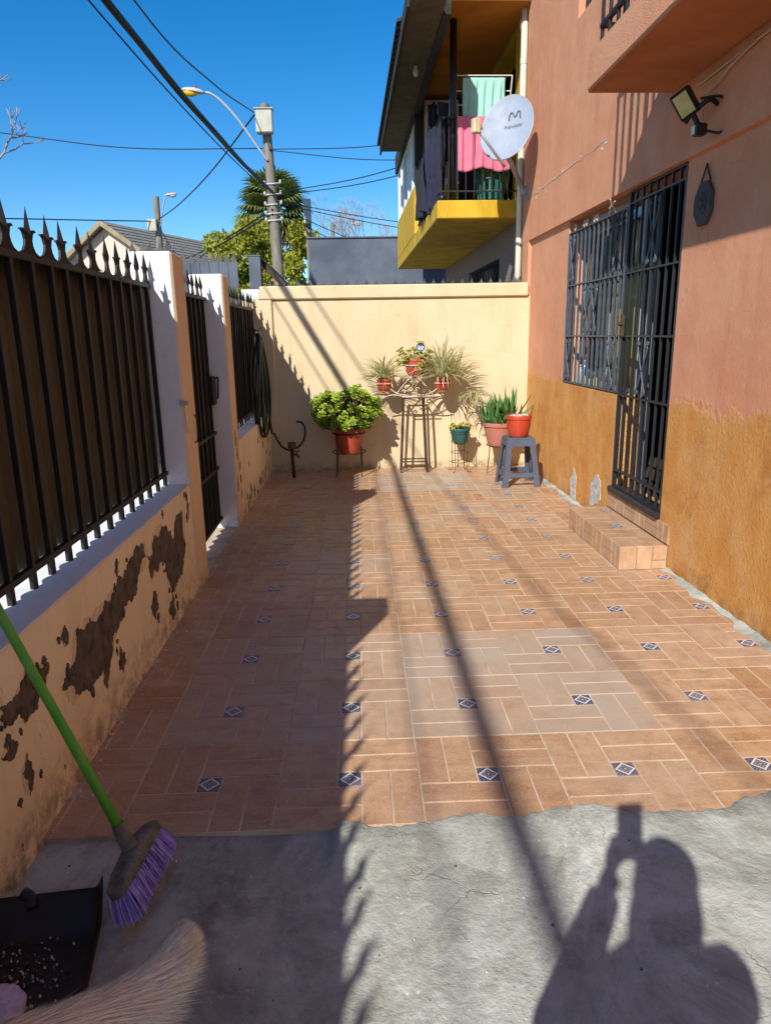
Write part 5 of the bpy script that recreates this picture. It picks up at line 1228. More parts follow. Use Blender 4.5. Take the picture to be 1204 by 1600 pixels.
bare_tree('bare twiggy street tree whose branches enter at the left edge', (-6.25, 12.3, 0), 2.3, 16, 0.62, 6, 0.10, (0.1, 0, 1), 0.66)
# ================================================================== PATIO OBJECTS
def pot(name, label, loc, r_top, r_bot, h, mat, rim=0.022, flute=0.0, saucer=False, tilt=0):
    e = empty(name, loc, 0, label, 'plant pot'); mb = MB()
    n = 48 if flute else 32
    zr = h - rim * 1.5
    mb.lathe([(0.001, 0.0), (r_bot * 0.94, 0.0), (r_bot, 0.006)] + [(r_bot + (r_top - r_bot) * q + 0.006 * math.sin(math.pi * q), zr * q) for q in (0.1, 0.3, 0.5, 0.7, 0.9)] + [(r_top, zr)], n, flute=flute); mb.build('body', mat, e, smooth='auto')
    mb = MB(); mb.lathe([(r_top * 0.97, zr - 0.001), (r_top * 1.09, zr + 0.004), (r_top * 1.10, zr + rim), (r_top * 1.07, h), (r_top * 0.97, h), (r_top * 0.94, h - 0.02), (r_top * 0.90, h - 0.05), (0.001, h - 0.05)], 32); mb.build('rim', mat, e, smooth='auto')
    mb = MB(); mb.lathe([(r_top * 0.93, h - 0.035), (r_top * 0.5, h - 0.02), (0.001, h - 0.015)], 20); mb.build('soil', MAT['soil'], e, smooth=True)
    if saucer: mb = MB(); mb.lathe([(0.001, -0.012), (r_bot * 1.3, -0.012), (r_bot * 1.45, 0.02), (r_bot * 1.38, 0.02), (r_bot * 1.2, -0.004), (0.001, -0.004)], 28); mb.build('saucer', mat, e, smooth='auto')
    return e
def ring(c, r, n=28): return [(c[0] + r * math.cos(a), c[1] + r * math.sin(a), c[2]) for a in frange(0, 2 * math.pi, n + 1)[:-1]]
def ring_stand(label, loc, r_top, z_top, r_bot, legs, mat, wr, z_low=None, foot=0.03, a0=0.3, name='plant_stand'):
    e = empty(name, loc, 0, label, 'plant stand')
    mb = MB(); mb.tube(ring((0, 0, z_top), r_top), wr, 6, closed=True); mb.build('top_ring', mat, e, smooth=True)
    if z_low: mb = MB(); q = r_top + (r_bot - r_top) * (1 - z_low / z_top); mb.tube(ring((0, 0, z_low), q), wr * 0.85, 6, closed=True); mb.build('lower_ring', mat, e, smooth=True)
    for k in range(legs):
        a = a0 + 2 * math.pi * k / legs; c_, s_ = math.cos(a), math.sin(a)
        mb = MB(); pts = [(r_top * c_, r_top * s_, z_top + 0.01), ((r_top * .6 + r_bot * .4) * c_, (r_top * .6 + r_bot * .4) * s_, z_top * 0.5), (r_bot * c_, r_bot * s_, wr + 0.012), ((r_bot + foot * .5) * c_, (r_bot + foot * .5) * s_, wr), ((r_bot + foot) * c_, (r_bot + foot) * s_, wr + 0.004)]
        mb.tube(pts, wr, 6); mb.build('leg', mat, e, smooth=True)
    return e

# --- jade plant on its iron stand
JX, JY = -0.125, 7.13
ring_stand('low black iron stand holding the jade plant', (JX, JY, 0), 0.165, 0.435, 0.18, 4, MAT['iron'], 0.006, 0.24, 0.0, 0.75)
pot('flower_pot', 'red-brown pot of the jade plant in the low iron stand', (JX, JY, 0.232), 0.145, 0.105, 0.255, MAT['terracotta'], 0.03, 0.02)
def rosette_plant(label, loc, clusters, n_leaf, size, mat, seed, name, cat='plant', thick=0.25, stemmat='stem', stem_r=0.008, base=(0, 0, 0)):
    e = empty(name, loc, 0, label, cat); rs_ = random.Random(seed); mb = MB(); sm = MB()
    for c in clusters:
        c = Vector(c); out = (c - Vector(base)); 
        sm.tube(bez([base, Vector(base).lerp(c, 0.5) + Vector((0, 0, -0.02)), c], 4), [stem_r * 1.2, stem_r * 1.15, stem_r * 1.1, stem_r, stem_r, stem_r * 0.9, stem_r * .8, stem_r * .7, stem_r * .6], 5)
        ax = (out.normalized() * 0.6 + Vector((0, -0.2, 0.7))).normalized(); qz = ax.to_track_quat('Z', 'X')
        for k in range(n_leaf):
            tilt = R(15 + 75 * (k / n_leaf)); a = k * 2.399 + rs_.uniform(-.2, .2); L = size * rs_.uniform(0.75, 1.15) * (0.65 + 0.35 * k / n_leaf)
            d = Vector((math.sin(tilt) * math.cos(a), math.sin(tilt) * math.sin(a), math.cos(tilt))); sdv = Vector((-math.sin(a), math.cos(a), 0)); up = d.cross(sdv)
            def Q(t, w, h): return c + qz @ (d * L * t + sdv * L * w + up * L * h)
            mb.add([Q(0.05, 0, 0), Q(0.35, 0.22, 0.02), Q(0.75, 0.33, 0.05), Q(1.0, 0.12, 0.10), Q(1.0, -0.12, 0.10), Q(0.75, -0.33, 0.05), Q(0.35, -0.22, 0.02), Q(0.55, 0, thick * 0.6), Q(0.55, 0, -thick * 0.5)],
                   [(0, 7, 1), (1, 7, 2), (2, 7, 3), (3, 7, 4), (4, 7, 5), (5, 7, 6), (6, 7, 0), (1, 8, 0), (2, 8, 1), (3, 8, 2), (4, 8, 3), (5, 8, 4), (6, 8, 5), (0, 8, 6)])
    mb.build('foliage', mat, e, smooth='auto'); sm.build('stems', MAT[stemmat], e, smooth=True); return e
rs_ = random.Random(31); cl = []
for k in range(210):
    a = rs_.uniform(0, 6.283); q = rs_.random() ** 0.5; x = 0.345 * q * math.cos(a); y = 0.25 * q * math.sin(a)
    top = 0.40 - 0.16 * abs(x / 0.36) ** 2.2 + 0.035 * math.sin(x * 17); z = rs_.uniform(0.03 + 0.08 * abs(x / 0.36), top)
    if rs_.random() < 0.4: z = top - rs_.random() * 0.06
    cl.append((x - 0.02 + 0.02 * (z > 0.3), y, z))
for k in range(90):
    a = rs_.uniform(math.pi * 1.0, math.pi * 2.0); zz = rs_.uniform(0.02, 0.30); q = 0.8 + 0.2 * rs_.random(); ww = 0.20 + 0.14 * math.sin(min(1.0, zz / 0.2) * 1.57)
    cl.append((ww * q * math.cos(a) - 0.02, 0.24 * q * math.sin(a), zz))
cl += [(0.09, -0.12, 0.02), (0.05, -0.13, 0.06), (0.12, -0.10, 0.07), (-0.33, -0.02, 0.15), (0.33, 0, 0.17)]
rosette_plant('bushy bright green jade plant left of the tall stand', (JX, JY, 0.465), cl, 13, 0.05, MAT['jade'], 3, 'jade_plant', base=(0, 0, -0.01), stem_r=0.009)

# --- tall brown iron stand
ts = empty('tall_stand', (0.545, 7.25, 0), 0, 'tall brown iron stand in the middle of the cream wall', 'plant stand')
corn = [(-1, -1), (1, -1), (1, 1), (-1, 1)]
for k, (a, b) in enumerate(corn):
    mb = MB(); mb.bar((a * 0.135, b * 0.085, 0), (a * 0.10, b * 0.065, 0.775), 0.018); mb.build('leg', MAT['iron_brown'], ts)
for z, t in ((0.115, 0.95), (0.772, 0.0), (0.06, 1.0)):
    x_, y_ = 0.10 + 0.035 * t, 0.065 + 0.02 * t
    for a, b in zip(corn, corn[1:] + corn[:1]):
        if z == 0.06 and a[1] == b[1] == 1: continue
        mb = MB(); mb.bar((a[0] * x_, a[1] * y_, z), (b[0] * x_, b[1] * y_, z), 0.012, 0.012); mb.build('crossbar', MAT['iron_brown'], ts)
# --- white wrought iron three-pot holder standing on it
ph = empty('pot_holder', (0.545, 7.20, 0.785), 0, 'white wrought-iron scroll holder carrying three pots on the tall stand', 'pot holder')
wr = 0.006
def hp(name, pts, r=wr, sub=6, closed=False):
    mb = MB(); mb.tube(bez(pts, sub) if sub else pts, r, 6, closed=closed); return mb.build(name, MAT['white_iron'], ph, smooth=True)
POTS = {'left': (-0.30, -0.03, 0.06), 'mid': (0.015, 0.0, 0.21), 'right': (0.29, -0.03, 0.055)}
hp('base_bar', [(-0.33, -0.02, -0.02), (-0.22, -0.05, 0.02), (-0.08, -0.05, 0.0), (0.06, -0.05, 0.015), (0.20, -0.05, 0.0), (0.30, -0.05, 0.01)])
hp('base_bar', [(-0.12, -0.09, 0.0), (0.16, -0.09, 0.0)], sub=0)
for sg in (-1, 1):
    hp('support', [(sg * 0.05, -0.04, 0.01), (sg * 0.16, -0.05, 0.03), (sg * 0.24, -0.05, 0.08), (sg * 0.30, -0.05, 0.14)])
    hp('support', [(sg * 0.20, -0.04, 0.0), (sg * 0.12, -0.05, 0.10), (sg * 0.02, -0.05, 0.22), (-sg * 0.07, -0.04, 0.31)])
    for (cx, cz_, r) in ((0.035, 0.155, 0.03), (0.075, 0.20, 0.026), (0.03, 0.07, 0.025), (0.10, 0.05, 0.022)):
        pts = [(sg * (cx + r * (1 - 0.11 * k) * math.cos(0.75 * k)), -0.055, cz_ + r * (1 - 0.11 * k) * math.sin(0.75 * k)) for k in range(9)]
        hp('scroll', pts, 0.005, 4)
for nm, (x, y, z) in POTS.items():
    r = 0.082 if nm != 'mid' else 0.112
    hp('pot_ring', ring((x, y, z + (0.075 if nm != 'mid' else 0.10)), r), 0.006, 0, True)
    hp('pot_ring', ring((x, y, z - 0.004), r * 0.55), 0.005, 0, True)
    for a in (0.6, 2.5, 4.7): hp('ring_strut', [(x + r * math.cos(a), y + r * math.sin(a), z + (0.075 if nm != 'mid' else 0.10)), (x + r * .55 * math.cos(a), y + r * .55 * math.sin(a), z - 0.004)], 0.004, 0)
PB = (0.545, 7.20, 0.785)
def pw(nm, dz=0.0): q = POTS[nm]; return (PB[0] + q[0], PB[1] + q[1], PB[2] + q[2] + dz)
pot('flower_pot', 'small terracotta pot at the left of the white holder', pw('left'), 0.072, 0.056, 0.12, MAT['terracotta'], 0.016)
pot('flower_pot', 'larger terracotta pot in the middle of the white holder', pw('mid'), 0.10, 0.075, 0.165, MAT['terracotta'], 0.02)
pot('flower_pot', 'small terracotta pot at the right of the white holder', pw('right'), 0.072, 0.056, 0.12, MAT['terracotta'], 0.016)
def spider(label, loc, n, L0, seed, spread=1.0, runners=0, bias=0.0):
    e = empty('spider_plant', loc, 0, label, 'plant'); rs_ = random.Random(seed); mb = MB()
    def leaf(base, a, L, el, w=0.006, sagf=1.0):
        pts = []; p = Vector(base); ang = el; k = 9
        for i in range(k + 1):
            pts.append(p.copy()); d = Vector((math.cos(a) * math.cos(ang), math.sin(a) * math.cos(ang), math.sin(ang))); p = p + d * (L / k); ang -= R(9 + 5 * i / k) * sagf * rs_.uniform(.85, 1.15)
        sdv = Vector((-math.sin(a), math.cos(a), 0)); vs = []; fs = []
        for i, q in enumerate(pts):
            ww = w * (1 - (i / k) ** 2.2) + 0.0006; vs += [q + sdv * ww, q - Vector((0, 0, ww * .5)), q - sdv * ww]
        for i in range(k):
            b = i * 3; fs += [(b, b + 1, b + 4, b + 3), (b + 1, b + 2, b + 5, b + 4)]
        mb.add(vs, fs); return pts
    for k in range(n):
        a = rs_.uniform(0, 6.283) if rs_.random() > 0.35 else rs_.uniform(-0.9, 0.9) * 1.0 + (0 if rs_.random() < 0.5 + bias else math.pi)
        leaf((rs_.uniform(-.02, .02), rs_.uniform(-.02, .02), 0), a, L0 * rs_.uniform(0.55, 1.1), R(rs_.uniform(25, 88)), 0.0066, spread * rs_.uniform(0.6, 1.15))
    for k in range(runners):
        a = rs_.uniform(-0.6, 0.5); pts = leaf((0.03, 0, 0), a, L0 * 0.85, R(30), 0.002, 1.5); tip = pts[-1]
        for j in range(7): leaf(tip, rs_.uniform(0, 6.28), L0 * 0.4, R(rs_.uniform(-10, 60)), 0.004, 1.3)
    mb.build('leaves', MAT['spider'], e, smooth=True, fix=False); return e
spider('spider plant in the left pot of the white holder', pw('left', 0.105), 150, 0.36, 4, 0.9)
spider('large spider plant in the right pot of the white holder with trailing leaves', pw('right', 0.105), 260, 0.51, 6, 0.9, 8, 0.2)
rs_ = random.Random(8); cl = [(rs_.uniform(-0.17, 0.15), rs_.uniform(-0.10, 0.08), rs_.uniform(0.0, 0.11) - 0.04 * (k % 3 == 0)) for k in range(44)] + [(0.045, -0.12, -0.05), (0.03, -0.125, -0.09), (0.06, -0.12, -0.02), (-0.16, -0.06, -0.05), (-0.17, -0.05, -0.01)]
rosette_plant('yellow-green trailing succulent in the middle pot of the white holder', pw('mid', 0.15), cl, 9, 0.038, MAT['succulent'], 5, 'succulent', stem_r=0.004)
sl = empty('solar_lamp', (0.615, 7.19, 1.135), 0, 'small round solar spotlight stuck in the middle pot of the white holder', 'solar lamp')
mb = MB(); mb.tube([(0, 0, 0), (0, 0, 0.10)], 0.006, 6); mb.build('stake', MAT['black_plastic'], sl)
mb = MB(); mb.tube([(0, -0.03, 0.135), (0, 0.0, 0.135), (0, 0.04, 0.135)], [0.042, 0.042, 0.03], 18); mb.build('lamp_body', MAT['black_plastic'], sl, smooth='auto')
mb = MB(); mb.tube([(0, -0.033, 0.135), (0, -0.0305, 0.135)], [0.034, 0.034], 18); mb.build('lens', MAT['solar_glass'], sl)
mb = MB(); mb.cbox((-0.036, -0.045, 0.182), (0.036, 0.03, 0.193), 0.003, Matrix.Rotation(0.15, 4, 'X')); mb.build('solar_panel', MAT['olive_cloth'], sl)

# --- green pot on wire stand
GX, GY = 1.02, 7.20
ring_stand('thin wire stand holding the dark green pot', (GX, GY, 0), 0.098, 0.40, 0.085, 4, MAT['iron_wire'], 0.0035, 0.20, 0.05, 0.9)
e = bpy.data.objects['plant_stand.001']
mb = MB(); mb.tube(ring((0, 0, 0.31), 0.09), 0.003, 6, closed=True); mb.build('middle_ring', MAT['iron_wire'], e, smooth=True)
mb = MB(); mb.tube(ring((0, 0, 0.10), 0.088), 0.003, 6, closed=True); mb.build('foot_ring', MAT['iron_wire'], e, smooth=True)
pot('flower_pot', 'dark teal plastic pot on the thin wire stand', (GX, GY, 0.285), 0.098, 0.062, 0.165, MAT['teal_plastic'], 0.02)
rs_ = random.Random(18); cl = [(rs_.uniform(-0.10, 0.10), rs_.uniform(-0.09, 0.07), rs_.uniform(0.0, 0.055)) for k in range(34)]
rosette_plant('pale low succulents in the dark teal pot', (GX, GY, 0.44), cl, 9, 0.032, MAT['succulent'], 7, 'succulent', stem_r=0.003)

# --- aloe
AX, AY = 1.41, 7.12
ring_stand('wire stand under the weathered terracotta pot of the aloe', (AX, AY, 0), 0.125, 0.28, 0.155, 4, MAT['iron_wire'], 0.0045, None, 0.0, 0.6)
pot('flower_pot', 'weathered terracotta pot of the aloe', (AX, AY, 0.262), 0.145, 0.105, 0.25, MAT['terracotta_old'], 0.028)
al = empty('aloe_plant', (AX, AY, 0.48), 0, 'dense spiky green aloe in the weathered pot beside the stool', 'plant')
def aloe_leaf(L, w, curve):
    mb = MB(); k = 7; rings = []
    for i in range(k + 1):
        t = i / k; ww = w * (1 - t) ** 0.75 + 0.0004; x = curve * t * t * L; z = L * t
        for (a, b) in ((-1, 0.25), (-0.5, -0.25), (0.5, -0.25), (1, 0.25), (0, 0.0)): rings.append((x + b * ww * 0.7, a * ww, z))
    fs = []
    for i in range(k):
        for j in range(5): j2 = (j + 1) % 5; fs.append((i * 5 + j, i * 5 + j2, (i + 1) * 5 + j2, (i + 1) * 5 + j))
    fs.append(tuple(k * 5 + j for j in range(5))); mb.add(rings, fs); return mb.mesh('leaf', MAT['aloe'], smooth=True)
AL = [aloe_leaf(0.27, 0.026, 0.10), aloe_leaf(0.32, 0.031, -0.10), aloe_leaf(0.23, 0.024, 0.15)]
rs_ = random.Random(14)
heads = [(-0.10, -0.02), (-0.05, -0.08), (0.0, 0.04), (0.07, -0.03), (0.09, 0.05), (-0.10, 0.06), (0.02, -0.10), (-0.06, 0.02), (0.03, -0.02), (0.09, -0.08), (-0.02, 0.09)]
for hx, hy in heads:
    for k in range(13):
        tilt = R(6 + 58 * k / 12) * (1 if k else 1); a = k * 2.399 + hx * 20
        inst(rs_.choice(AL), 'leaf', al, (hx + 0.012 * math.cos(a), hy + 0.012 * math.sin(a), 0.0), (0, tilt * rs_.uniform(.8, 1.1), a), (1, 1, rs_.uniform(0.8, 1.1) * (0.95 if k < 7 else 0.8)))
for k in range(9):
    a = k * 2.399; inst(AL[1], 'leaf', al, (0.10 + 0.015 * math.cos(a), -0.03 + 0.015 * math.sin(a), 0.02), (0, R(5 + 55 * k / 8), a), (1.15, 1.25, 1.2))

# --- plastic stool with red pot
SX, SY = 1.465, 6.47
st = empty('stool', (SX, SY, 0), R(2), 'slate-grey plastic stool carrying the red pot', 'stool')
h, tw, td, bw_, bd_ = 0.455, 0.128, 0.115, 0.175, 0.165
mb = MB(); mb.cbox((-tw, -td, h - 0.022), (tw, td, h), 0.012); mb.build('seat', MAT['stool'], st)
for (a, b) in corn:
    mb = MB()
    def legpt(t, u, v):  # t height, u/v offsets toward the centre
        x = (tw + (bw_ - tw) * (1 - t)) - u; y = (td + (bd_ - td) * (1 - t)) - v; return (a * x, b * y, t * (h - 0.012))
    wt, wb = 0.045, 0.052; th = 0.012
    for (u1, v1) in ((wt, th), (th, wt)):
        vs = [legpt(0, 0, 0), legpt(0, u1 * 1.15 if u1 > th else th, 0), legpt(0, u1 * 1.15 if u1 > th else th, v1 * 1.15 if v1 > th else th), legpt(0, 0, v1 * 1.15 if v1 > th else th), legpt(1, 0, 0), legpt(1, u1, 0), legpt(1, u1, v1), legpt(1, 0, v1)]
        d_ = 0.0006 if u1 > th else 0.0
        vs = [(x - a * d_, y - b * d_, z) for x, y, z in vs]
        mb.add(vs, [(0, 3, 2, 1), (4, 5, 6, 7), (0, 1, 5, 4), (1, 2, 6, 5), (2, 3, 7, 6), (3, 0, 4, 7)])
    mb.build('leg', MAT['stool'], st)
def apron(name, z0, z1, th_=0.011, inset=0.001):
    for side in range(4):
        mb = MB(); t0, t1 = z0 / h, z1 / h
        for q in (0,):
            X0_, X1_ = tw + (bw_ - tw) * (1 - t0), tw + (bw_ - tw) * (1 - t1); Y0_, Y1_ = td + (bd_ - td) * (1 - t0), td + (bd_ - td) * (1 - t1)
            if side < 2:
                sg = -1 if side == 0 else 1
                vs = [(-X0_ + .04, sg * (Y0_ - inset), z0), (X0_ - .04, sg * (Y0_ - inset), z0), (X1_ - .04, sg * (Y1_ - inset), z1), (-X1_ + .04, sg * (Y1_ - inset), z1)]; n_ = (0, -sg * th_, 0)
            else:
                sg = -1 if side == 2 else 1
                vs = [(sg * (X0_ - inset), -Y0_ + .04, z0), (sg * (X0_ - inset), Y0_ - .04, z0), (sg * (X1_ - inset), Y1_ - .04, z1), (sg * (X1_ - inset), -Y1_ + .04, z1)]; n_ = (-sg * th_, 0, 0)
            vs = vs + [(v[0] + n_[0], v[1] + n_[1], v[2]) for v in vs]
            mb.add(vs, [(0, 3, 2, 1), (4, 5, 6, 7), (0, 1, 5, 4), (1, 2, 6, 5), (2, 3, 7, 6), (3, 0, 4, 7)])
        mb.build(name, MAT['stool'], st)
apron('apron', h - 0.075, h - 0.014, 0.011, 0.0015); apron('lower_rail', 0.095, 0.135, 0.011, 0.0015)
for (a, b) in corn:                                         # rounded inner corners under the apron
    for side in (0, 1):
        mb = MB(); poly = [(0, 0), (0.03, 0), (0.012, -0.008), (0.004, -0.018), (0, -0.035)]
        z1 = h - 0.075; t1 = z1 / h; X_, Y_ = tw + (bw_ - tw) * (1 - t1), td + (bd_ - td) * (1 - t1)
        if side == 0: mb.prism(poly, lambda u, v, d: (a * (X_ - 0.043 - u), b * (Y_ - 0.002 - d), z1 + v + 0.001), 0, 0.010)
        else: mb.prism(poly, lambda u, v, d: (a * (X_ - 0.002 - d), b * (Y_ - 0.043 - u), z1 + v + 0.001), 0, 0.010)
        mb.build('gusset', MAT['stool'], st)
rp_ = pot('flower_pot', 'bright red fluted pot standing on the grey stool', (1.462, 6.46, 0.4565), 0.108, 0.080, 0.20, MAT['red_plastic'], 0.026, 0.035)
mb = MB()
for k in range(40):
    a = random.uniform(0, 6.28); q = random.random() ** .5 * 0.085; s_ = random.uniform(0.008, 0.018)
    mb.ell((q * math.cos(a), q * math.sin(a), 0.185 + random.uniform(0, 0.012)), (s_, s_ * .8, s_ * .6), 6, 4)
mb.build('pebbles', MAT['plaster'], rp_)

# --- tap standpipe and hose
tp = empty('garden_tap', (-0.70, 7.05, 0), 0, 'rusty standpipe tap rising from the tiles in the far left corner', 'tap')
mb = MB(); mb.tube([(0.01, 0, -0.005), (0.0, 0, 0.16), (0.0, 0, 0.30)], [0.016, 0.018, 0.02], 10); mb.build('standpipe', MAT['iron_brown'], tp, smooth=True)
mb = MB(); mb.tube([(0, 0, 0.30), (0, 0, 0.305), (0, 0, 0.36), (0, 0, 0.365)], [0.02, 0.042, 0.042, 0.03], 12); mb.build('cap', MAT['brass'], tp, smooth='auto')
mb = MB(); mb.tube(bez([(0.0, -0.01, 0.24), (0.04, -0.03, 0.24), (0.075, -0.04, 0.21)], 5), 0.011, 8); mb.tube([(0.05, -0.035, 0.25), (0.05, -0.035, 0.275)], 0.006, 6); mb.tube([(0.025, -0.035, 0.276), (0.08, -0.035, 0.276)], 0.006, 6); mb.build('spout', MAT['brass'], tp, smooth=True)
hs = empty('garden_hose', (-0.92, 6.85, 0.5), 0, 'dark green garden hose coiled on the far fence', 'hose')
off = Vector((-0.92, 6.85, 0.5)); mb = MB(); pts = []; rs_ = random.Random(2)
for k in range(5 * 26):
    a = 2 * math.pi * k / 26; lp = k / 26; w = 0.32 + 0.03 * math.sin(lp * 2.3); hgt = 0.46 + 0.03 * math.cos(lp * 1.7)
    pts.append(Vector((-0.985 + 0.018 * lp + 0.012 * math.sin(a * 2 + lp), 6.80 + w * math.sin(a) * (1 - 0.25 * math.cos(a)), 0.99 + hgt * math.cos(a) - 0.012 * lp)))
pts += bez([pts[-1], (-0.89, 6.95, 0.56), (-0.86, 7.0, 0.45), (-0.80, 7.02, 0.33), (-0.73, 7.04, 0.285), (-0.70, 7.05, 0.28)], 6)
mb.tube([p - off for p in pts], 0.0115, 7); mb.build('hose_coil', MAT['hose'], hs, smooth=True)
mb = MB(); mb.tube([p - off for p in bez([(-0.70, 7.05, 0.30), (-0.64, 7.06, 0.31), (-0.585, 7.08, 0.37), (-0.565, 7.1, 0.45), (-0.575, 7.12, 0.52), (-0.605, 7.12, 0.555), (-0.65, 7.12, 0.56)], 6)], 0.0115, 7); mb.build('hose_end', MAT['hose'], hs, smooth=True)
mb = MB()
for k in range(3): mb.tube([p - off for p in [Vector((-0.935, 6.94 + 0.018 * k, 0.86)), Vector((-0.93, 6.95 + 0.018 * k, 0.94)), Vector((-0.935, 6.945 + 0.018 * k, 1.02))]], 0.017, 7)
mb.build('tape_wrap', MAT['hose_blue'], hs, smooth=True)
mb = MB(); mb.tube([p - off for p in [Vector((-1.06, 6.78, 1.47)), Vector((-0.93, 6.80, 1.455)), Vector((-0.90, 6.80, 1.48))]], 0.006, 6); mb.build('hanger', MAT['iron'], hs)
# ================================================================== FOREGROUND
# --- broom leaning on the fence
hd = Vector((-0.622, 1.565, 0.128)); he = Vector((-1.043, 1.598, 1.25)); hdir = (he - hd).normalized()
br = empty('broom', (-0.59, 1.56, 0), 0, 'purple-bristled broom with green handle leaning against the fence', 'broom'); bo = Vector((-0.59, 1.56, 0))
mb = MB(); mb.tube([hd + hdir * 0.03 - bo, hd + hdir * 0.35 - bo, hd + hdir * 0.36 - bo, he - bo], [0.0125, 0.0125, 0.012, 0.012], 12); mb.build('handle', MAT['green_handle'], br, smooth=True)
mb = MB(); mb.tube([hd - hdir * 0.012 - bo, hd + hdir * 0.05 - bo, hd + hdir * 0.075 - bo], [0.021, 0.019, 0.0155], 12); mb.build('socket', MAT['broom_head'], br, smooth='auto')
lx = Vector((0.10, 1.0, 0)); lx = (lx - hdir * lx.dot(hdir)).normalized(); wx = hdir.cross(lx)
def bp(a, b, c): return hd + lx * a + wx * b + hdir * c - bo
mb = MB(); poly = [(-0.122, -0.007), (-0.115, -0.018), (-0.08, -0.025), (0.0, -0.028), (0.08, -0.025), (0.115, -0.018), (0.122, -0.007), (0.122, 0.007), (0.115, 0.018), (0.08, 0.025), (0.0, 0.028), (-0.08, 0.025), (-0.115, 0.018), (-0.122, 0.007)]
n = len(poly); lv = [(-0.038, 1.0), (-0.034, 1.06), (-0.012, 1.06), (-0.004, 0.93), (0.004, 0.6)]
vs = []; fs = []
for c, s in lv: vs += [bp(a * s, b * s, c - 0.05 * (a / 0.14) ** 2 * 0.25) for a, b in poly]
for k in range(len(lv) - 1):
    for j in range(n): j2 = (j + 1) % n; fs.append((k * n + j, k * n + j2, (k + 1) * n + j2, (k + 1) * n + j))
fs += [tuple(range(n))[::-1], tuple((len(lv) - 1) * n + j for j in range(n))]
mb.add(vs, fs); mb.build('broom_block', MAT['broom_head'], br, smooth='auto')
rs_ = random.Random(44)
def tuft(a, b, L, ca, cb):
    mb = MB(); nb = 22; root = bp(a, b, -0.034 - 0.05 * (a / 0.14) ** 2 * 0.25)
    for k in range(nb):
        da, db = rs_.uniform(-.006, .006), rs_.uniform(-.006, .006); tip_a, tip_b = a + ca * L + da * 2.4 + rs_.uniform(-.004, .004), b + cb * L + db * 2.4 + rs_.uniform(-.004, .004); Lk = L * rs_.uniform(.93, 1.03)
        p0 = bp(a + da, b + db, -0.034 - 0.05 * (a / 0.14) ** 2 * 0.25); p1_ = bp((a + tip_a) / 2 + da, (b + tip_b) / 2 + db, -0.036 - Lk * 0.55); p2_ = bp(tip_a, tip_b, -0.036 - Lk)
        sdv = (lx * rs_.uniform(-1, 1) + wx * rs_.uniform(-1, 1)).normalized() * 0.0016
        mb.add([p0 + sdv, p0 - sdv, p1_ - sdv, p1_ + sdv, p2_ - sdv * .6, p2_ + sdv * .6], [(0, 1, 2, 3), (3, 2, 4, 5)])
    mb.build('bristle_tuft', MAT['purple'], br, fix=False)
for k in range(17):
    a = -0.112 + 0.014 * k
    for b in (-0.019, -0.006, 0.007, 0.020): tuft(a, b, 0.080, a * 1.6, b * 4.0)
# --- dustpan with sweepings
dpn = empty('dustpan', (-0.80, 1.33, -0.012), R(6), 'black plastic dustpan lying on the concrete under the broom', 'dustpan')
mb = MB()
def pan(u, v):
    x = -0.145 + 0.29 * u; y = -0.17 + 0.33 * v; w = 0.82 + 0.18 * (1 - v)
    ed = max(0, abs(u - .5) * 2 - 0.86) / 0.14; bk = max(0, v - 0.80) / 0.20
    return (x * (1.1 - 0.12 * v), y, 0.004 + 0.032 * (ed ** 1.5) * (0.2 + 0.8 * v) + 0.075 * bk ** 1.3)
mb.grid(31, 25, pan); o = mb.build('pan', MAT['black_plastic'], dpn, smooth=True, fix=False); o.modifiers.new('thick', 'SOLIDIFY').thickness = 0.003
mb = MB(); mb.tube(bez([(-0.02, 0.135, 0.06), (-0.03, 0.155, 0.075), (-0.05, 0.165, 0.082)], 5), 0.014, 8); mb.build('handle_stub', MAT['black_plastic'], dpn, smooth=True)
def crumbs(name, parent, n, area, zf, s0, s1, mat, seed):
    r = random.Random(seed); mb = MB()
    for k in range(n):
        x, y = area(r); s = r.uniform(s0, s1); M3 = Euler((r.uniform(0, 3), r.uniform(0, 3), r.uniform(0, 3))).to_matrix()
        mb.ell((x, y, zf(x, y) + s * 0.3), (s, s * r.uniform(.5, .9), s * r.uniform(.3, .7)), 6, 4, M3)
    return mb.build(name, mat, parent)
o = crumbs('sweepings', dpn, 150, lambda r: (r.gauss(-0.01, 0.055), r.gauss(-0.03, 0.07)), lambda x, y: 0.007, 0.001, 0.0045, MAT['plaster'], 4); struct(o, 'stuff')
o = crumbs('leaf_litter', dpn, 60, lambda r: (r.gauss(-0.03, 0.05), r.gauss(0.01, 0.06)), lambda x, y: 0.007, 0.002, 0.008, MAT['iron_brown'], 5); struct(o, 'stuff')
bag = empty('crumpled_bag', (-0.80, 1.205, -0.008), 0, 'crumpled lilac plastic bag in the front of the dustpan', 'bag')
mb = MB(); mb.ell((0, 0, 0.04), (0.055, 0.045, 0.035), 30, 20); r_ = np.random.default_rng(3); K = r_.normal(size=(7, 3)) * 60; PHS = r_.random(7) * 6
mb.v = [tuple(Vector((v[0], v[1], v[2])) * (1 + 0.10 * sum(abs(math.sin(K[q] @ np.array(v) + PHS[q])) for q in range(7)) / 2 - 0.12)) for v in mb.v]; mb.build('film', MAT['lilac'], bag)
g_ = crumbs('grit', None, 170, lambda r: (r.uniform(-0.9, 1.7), r.uniform(0.9, 1.72)), lambda x, y: cz(x, y) + 0.0, 0.0012, 0.0055, MAT['plaster'], 6); struct(g_, 'stuff'); tag(g_, 'scattered pale grit on the grey concrete', 'grit')
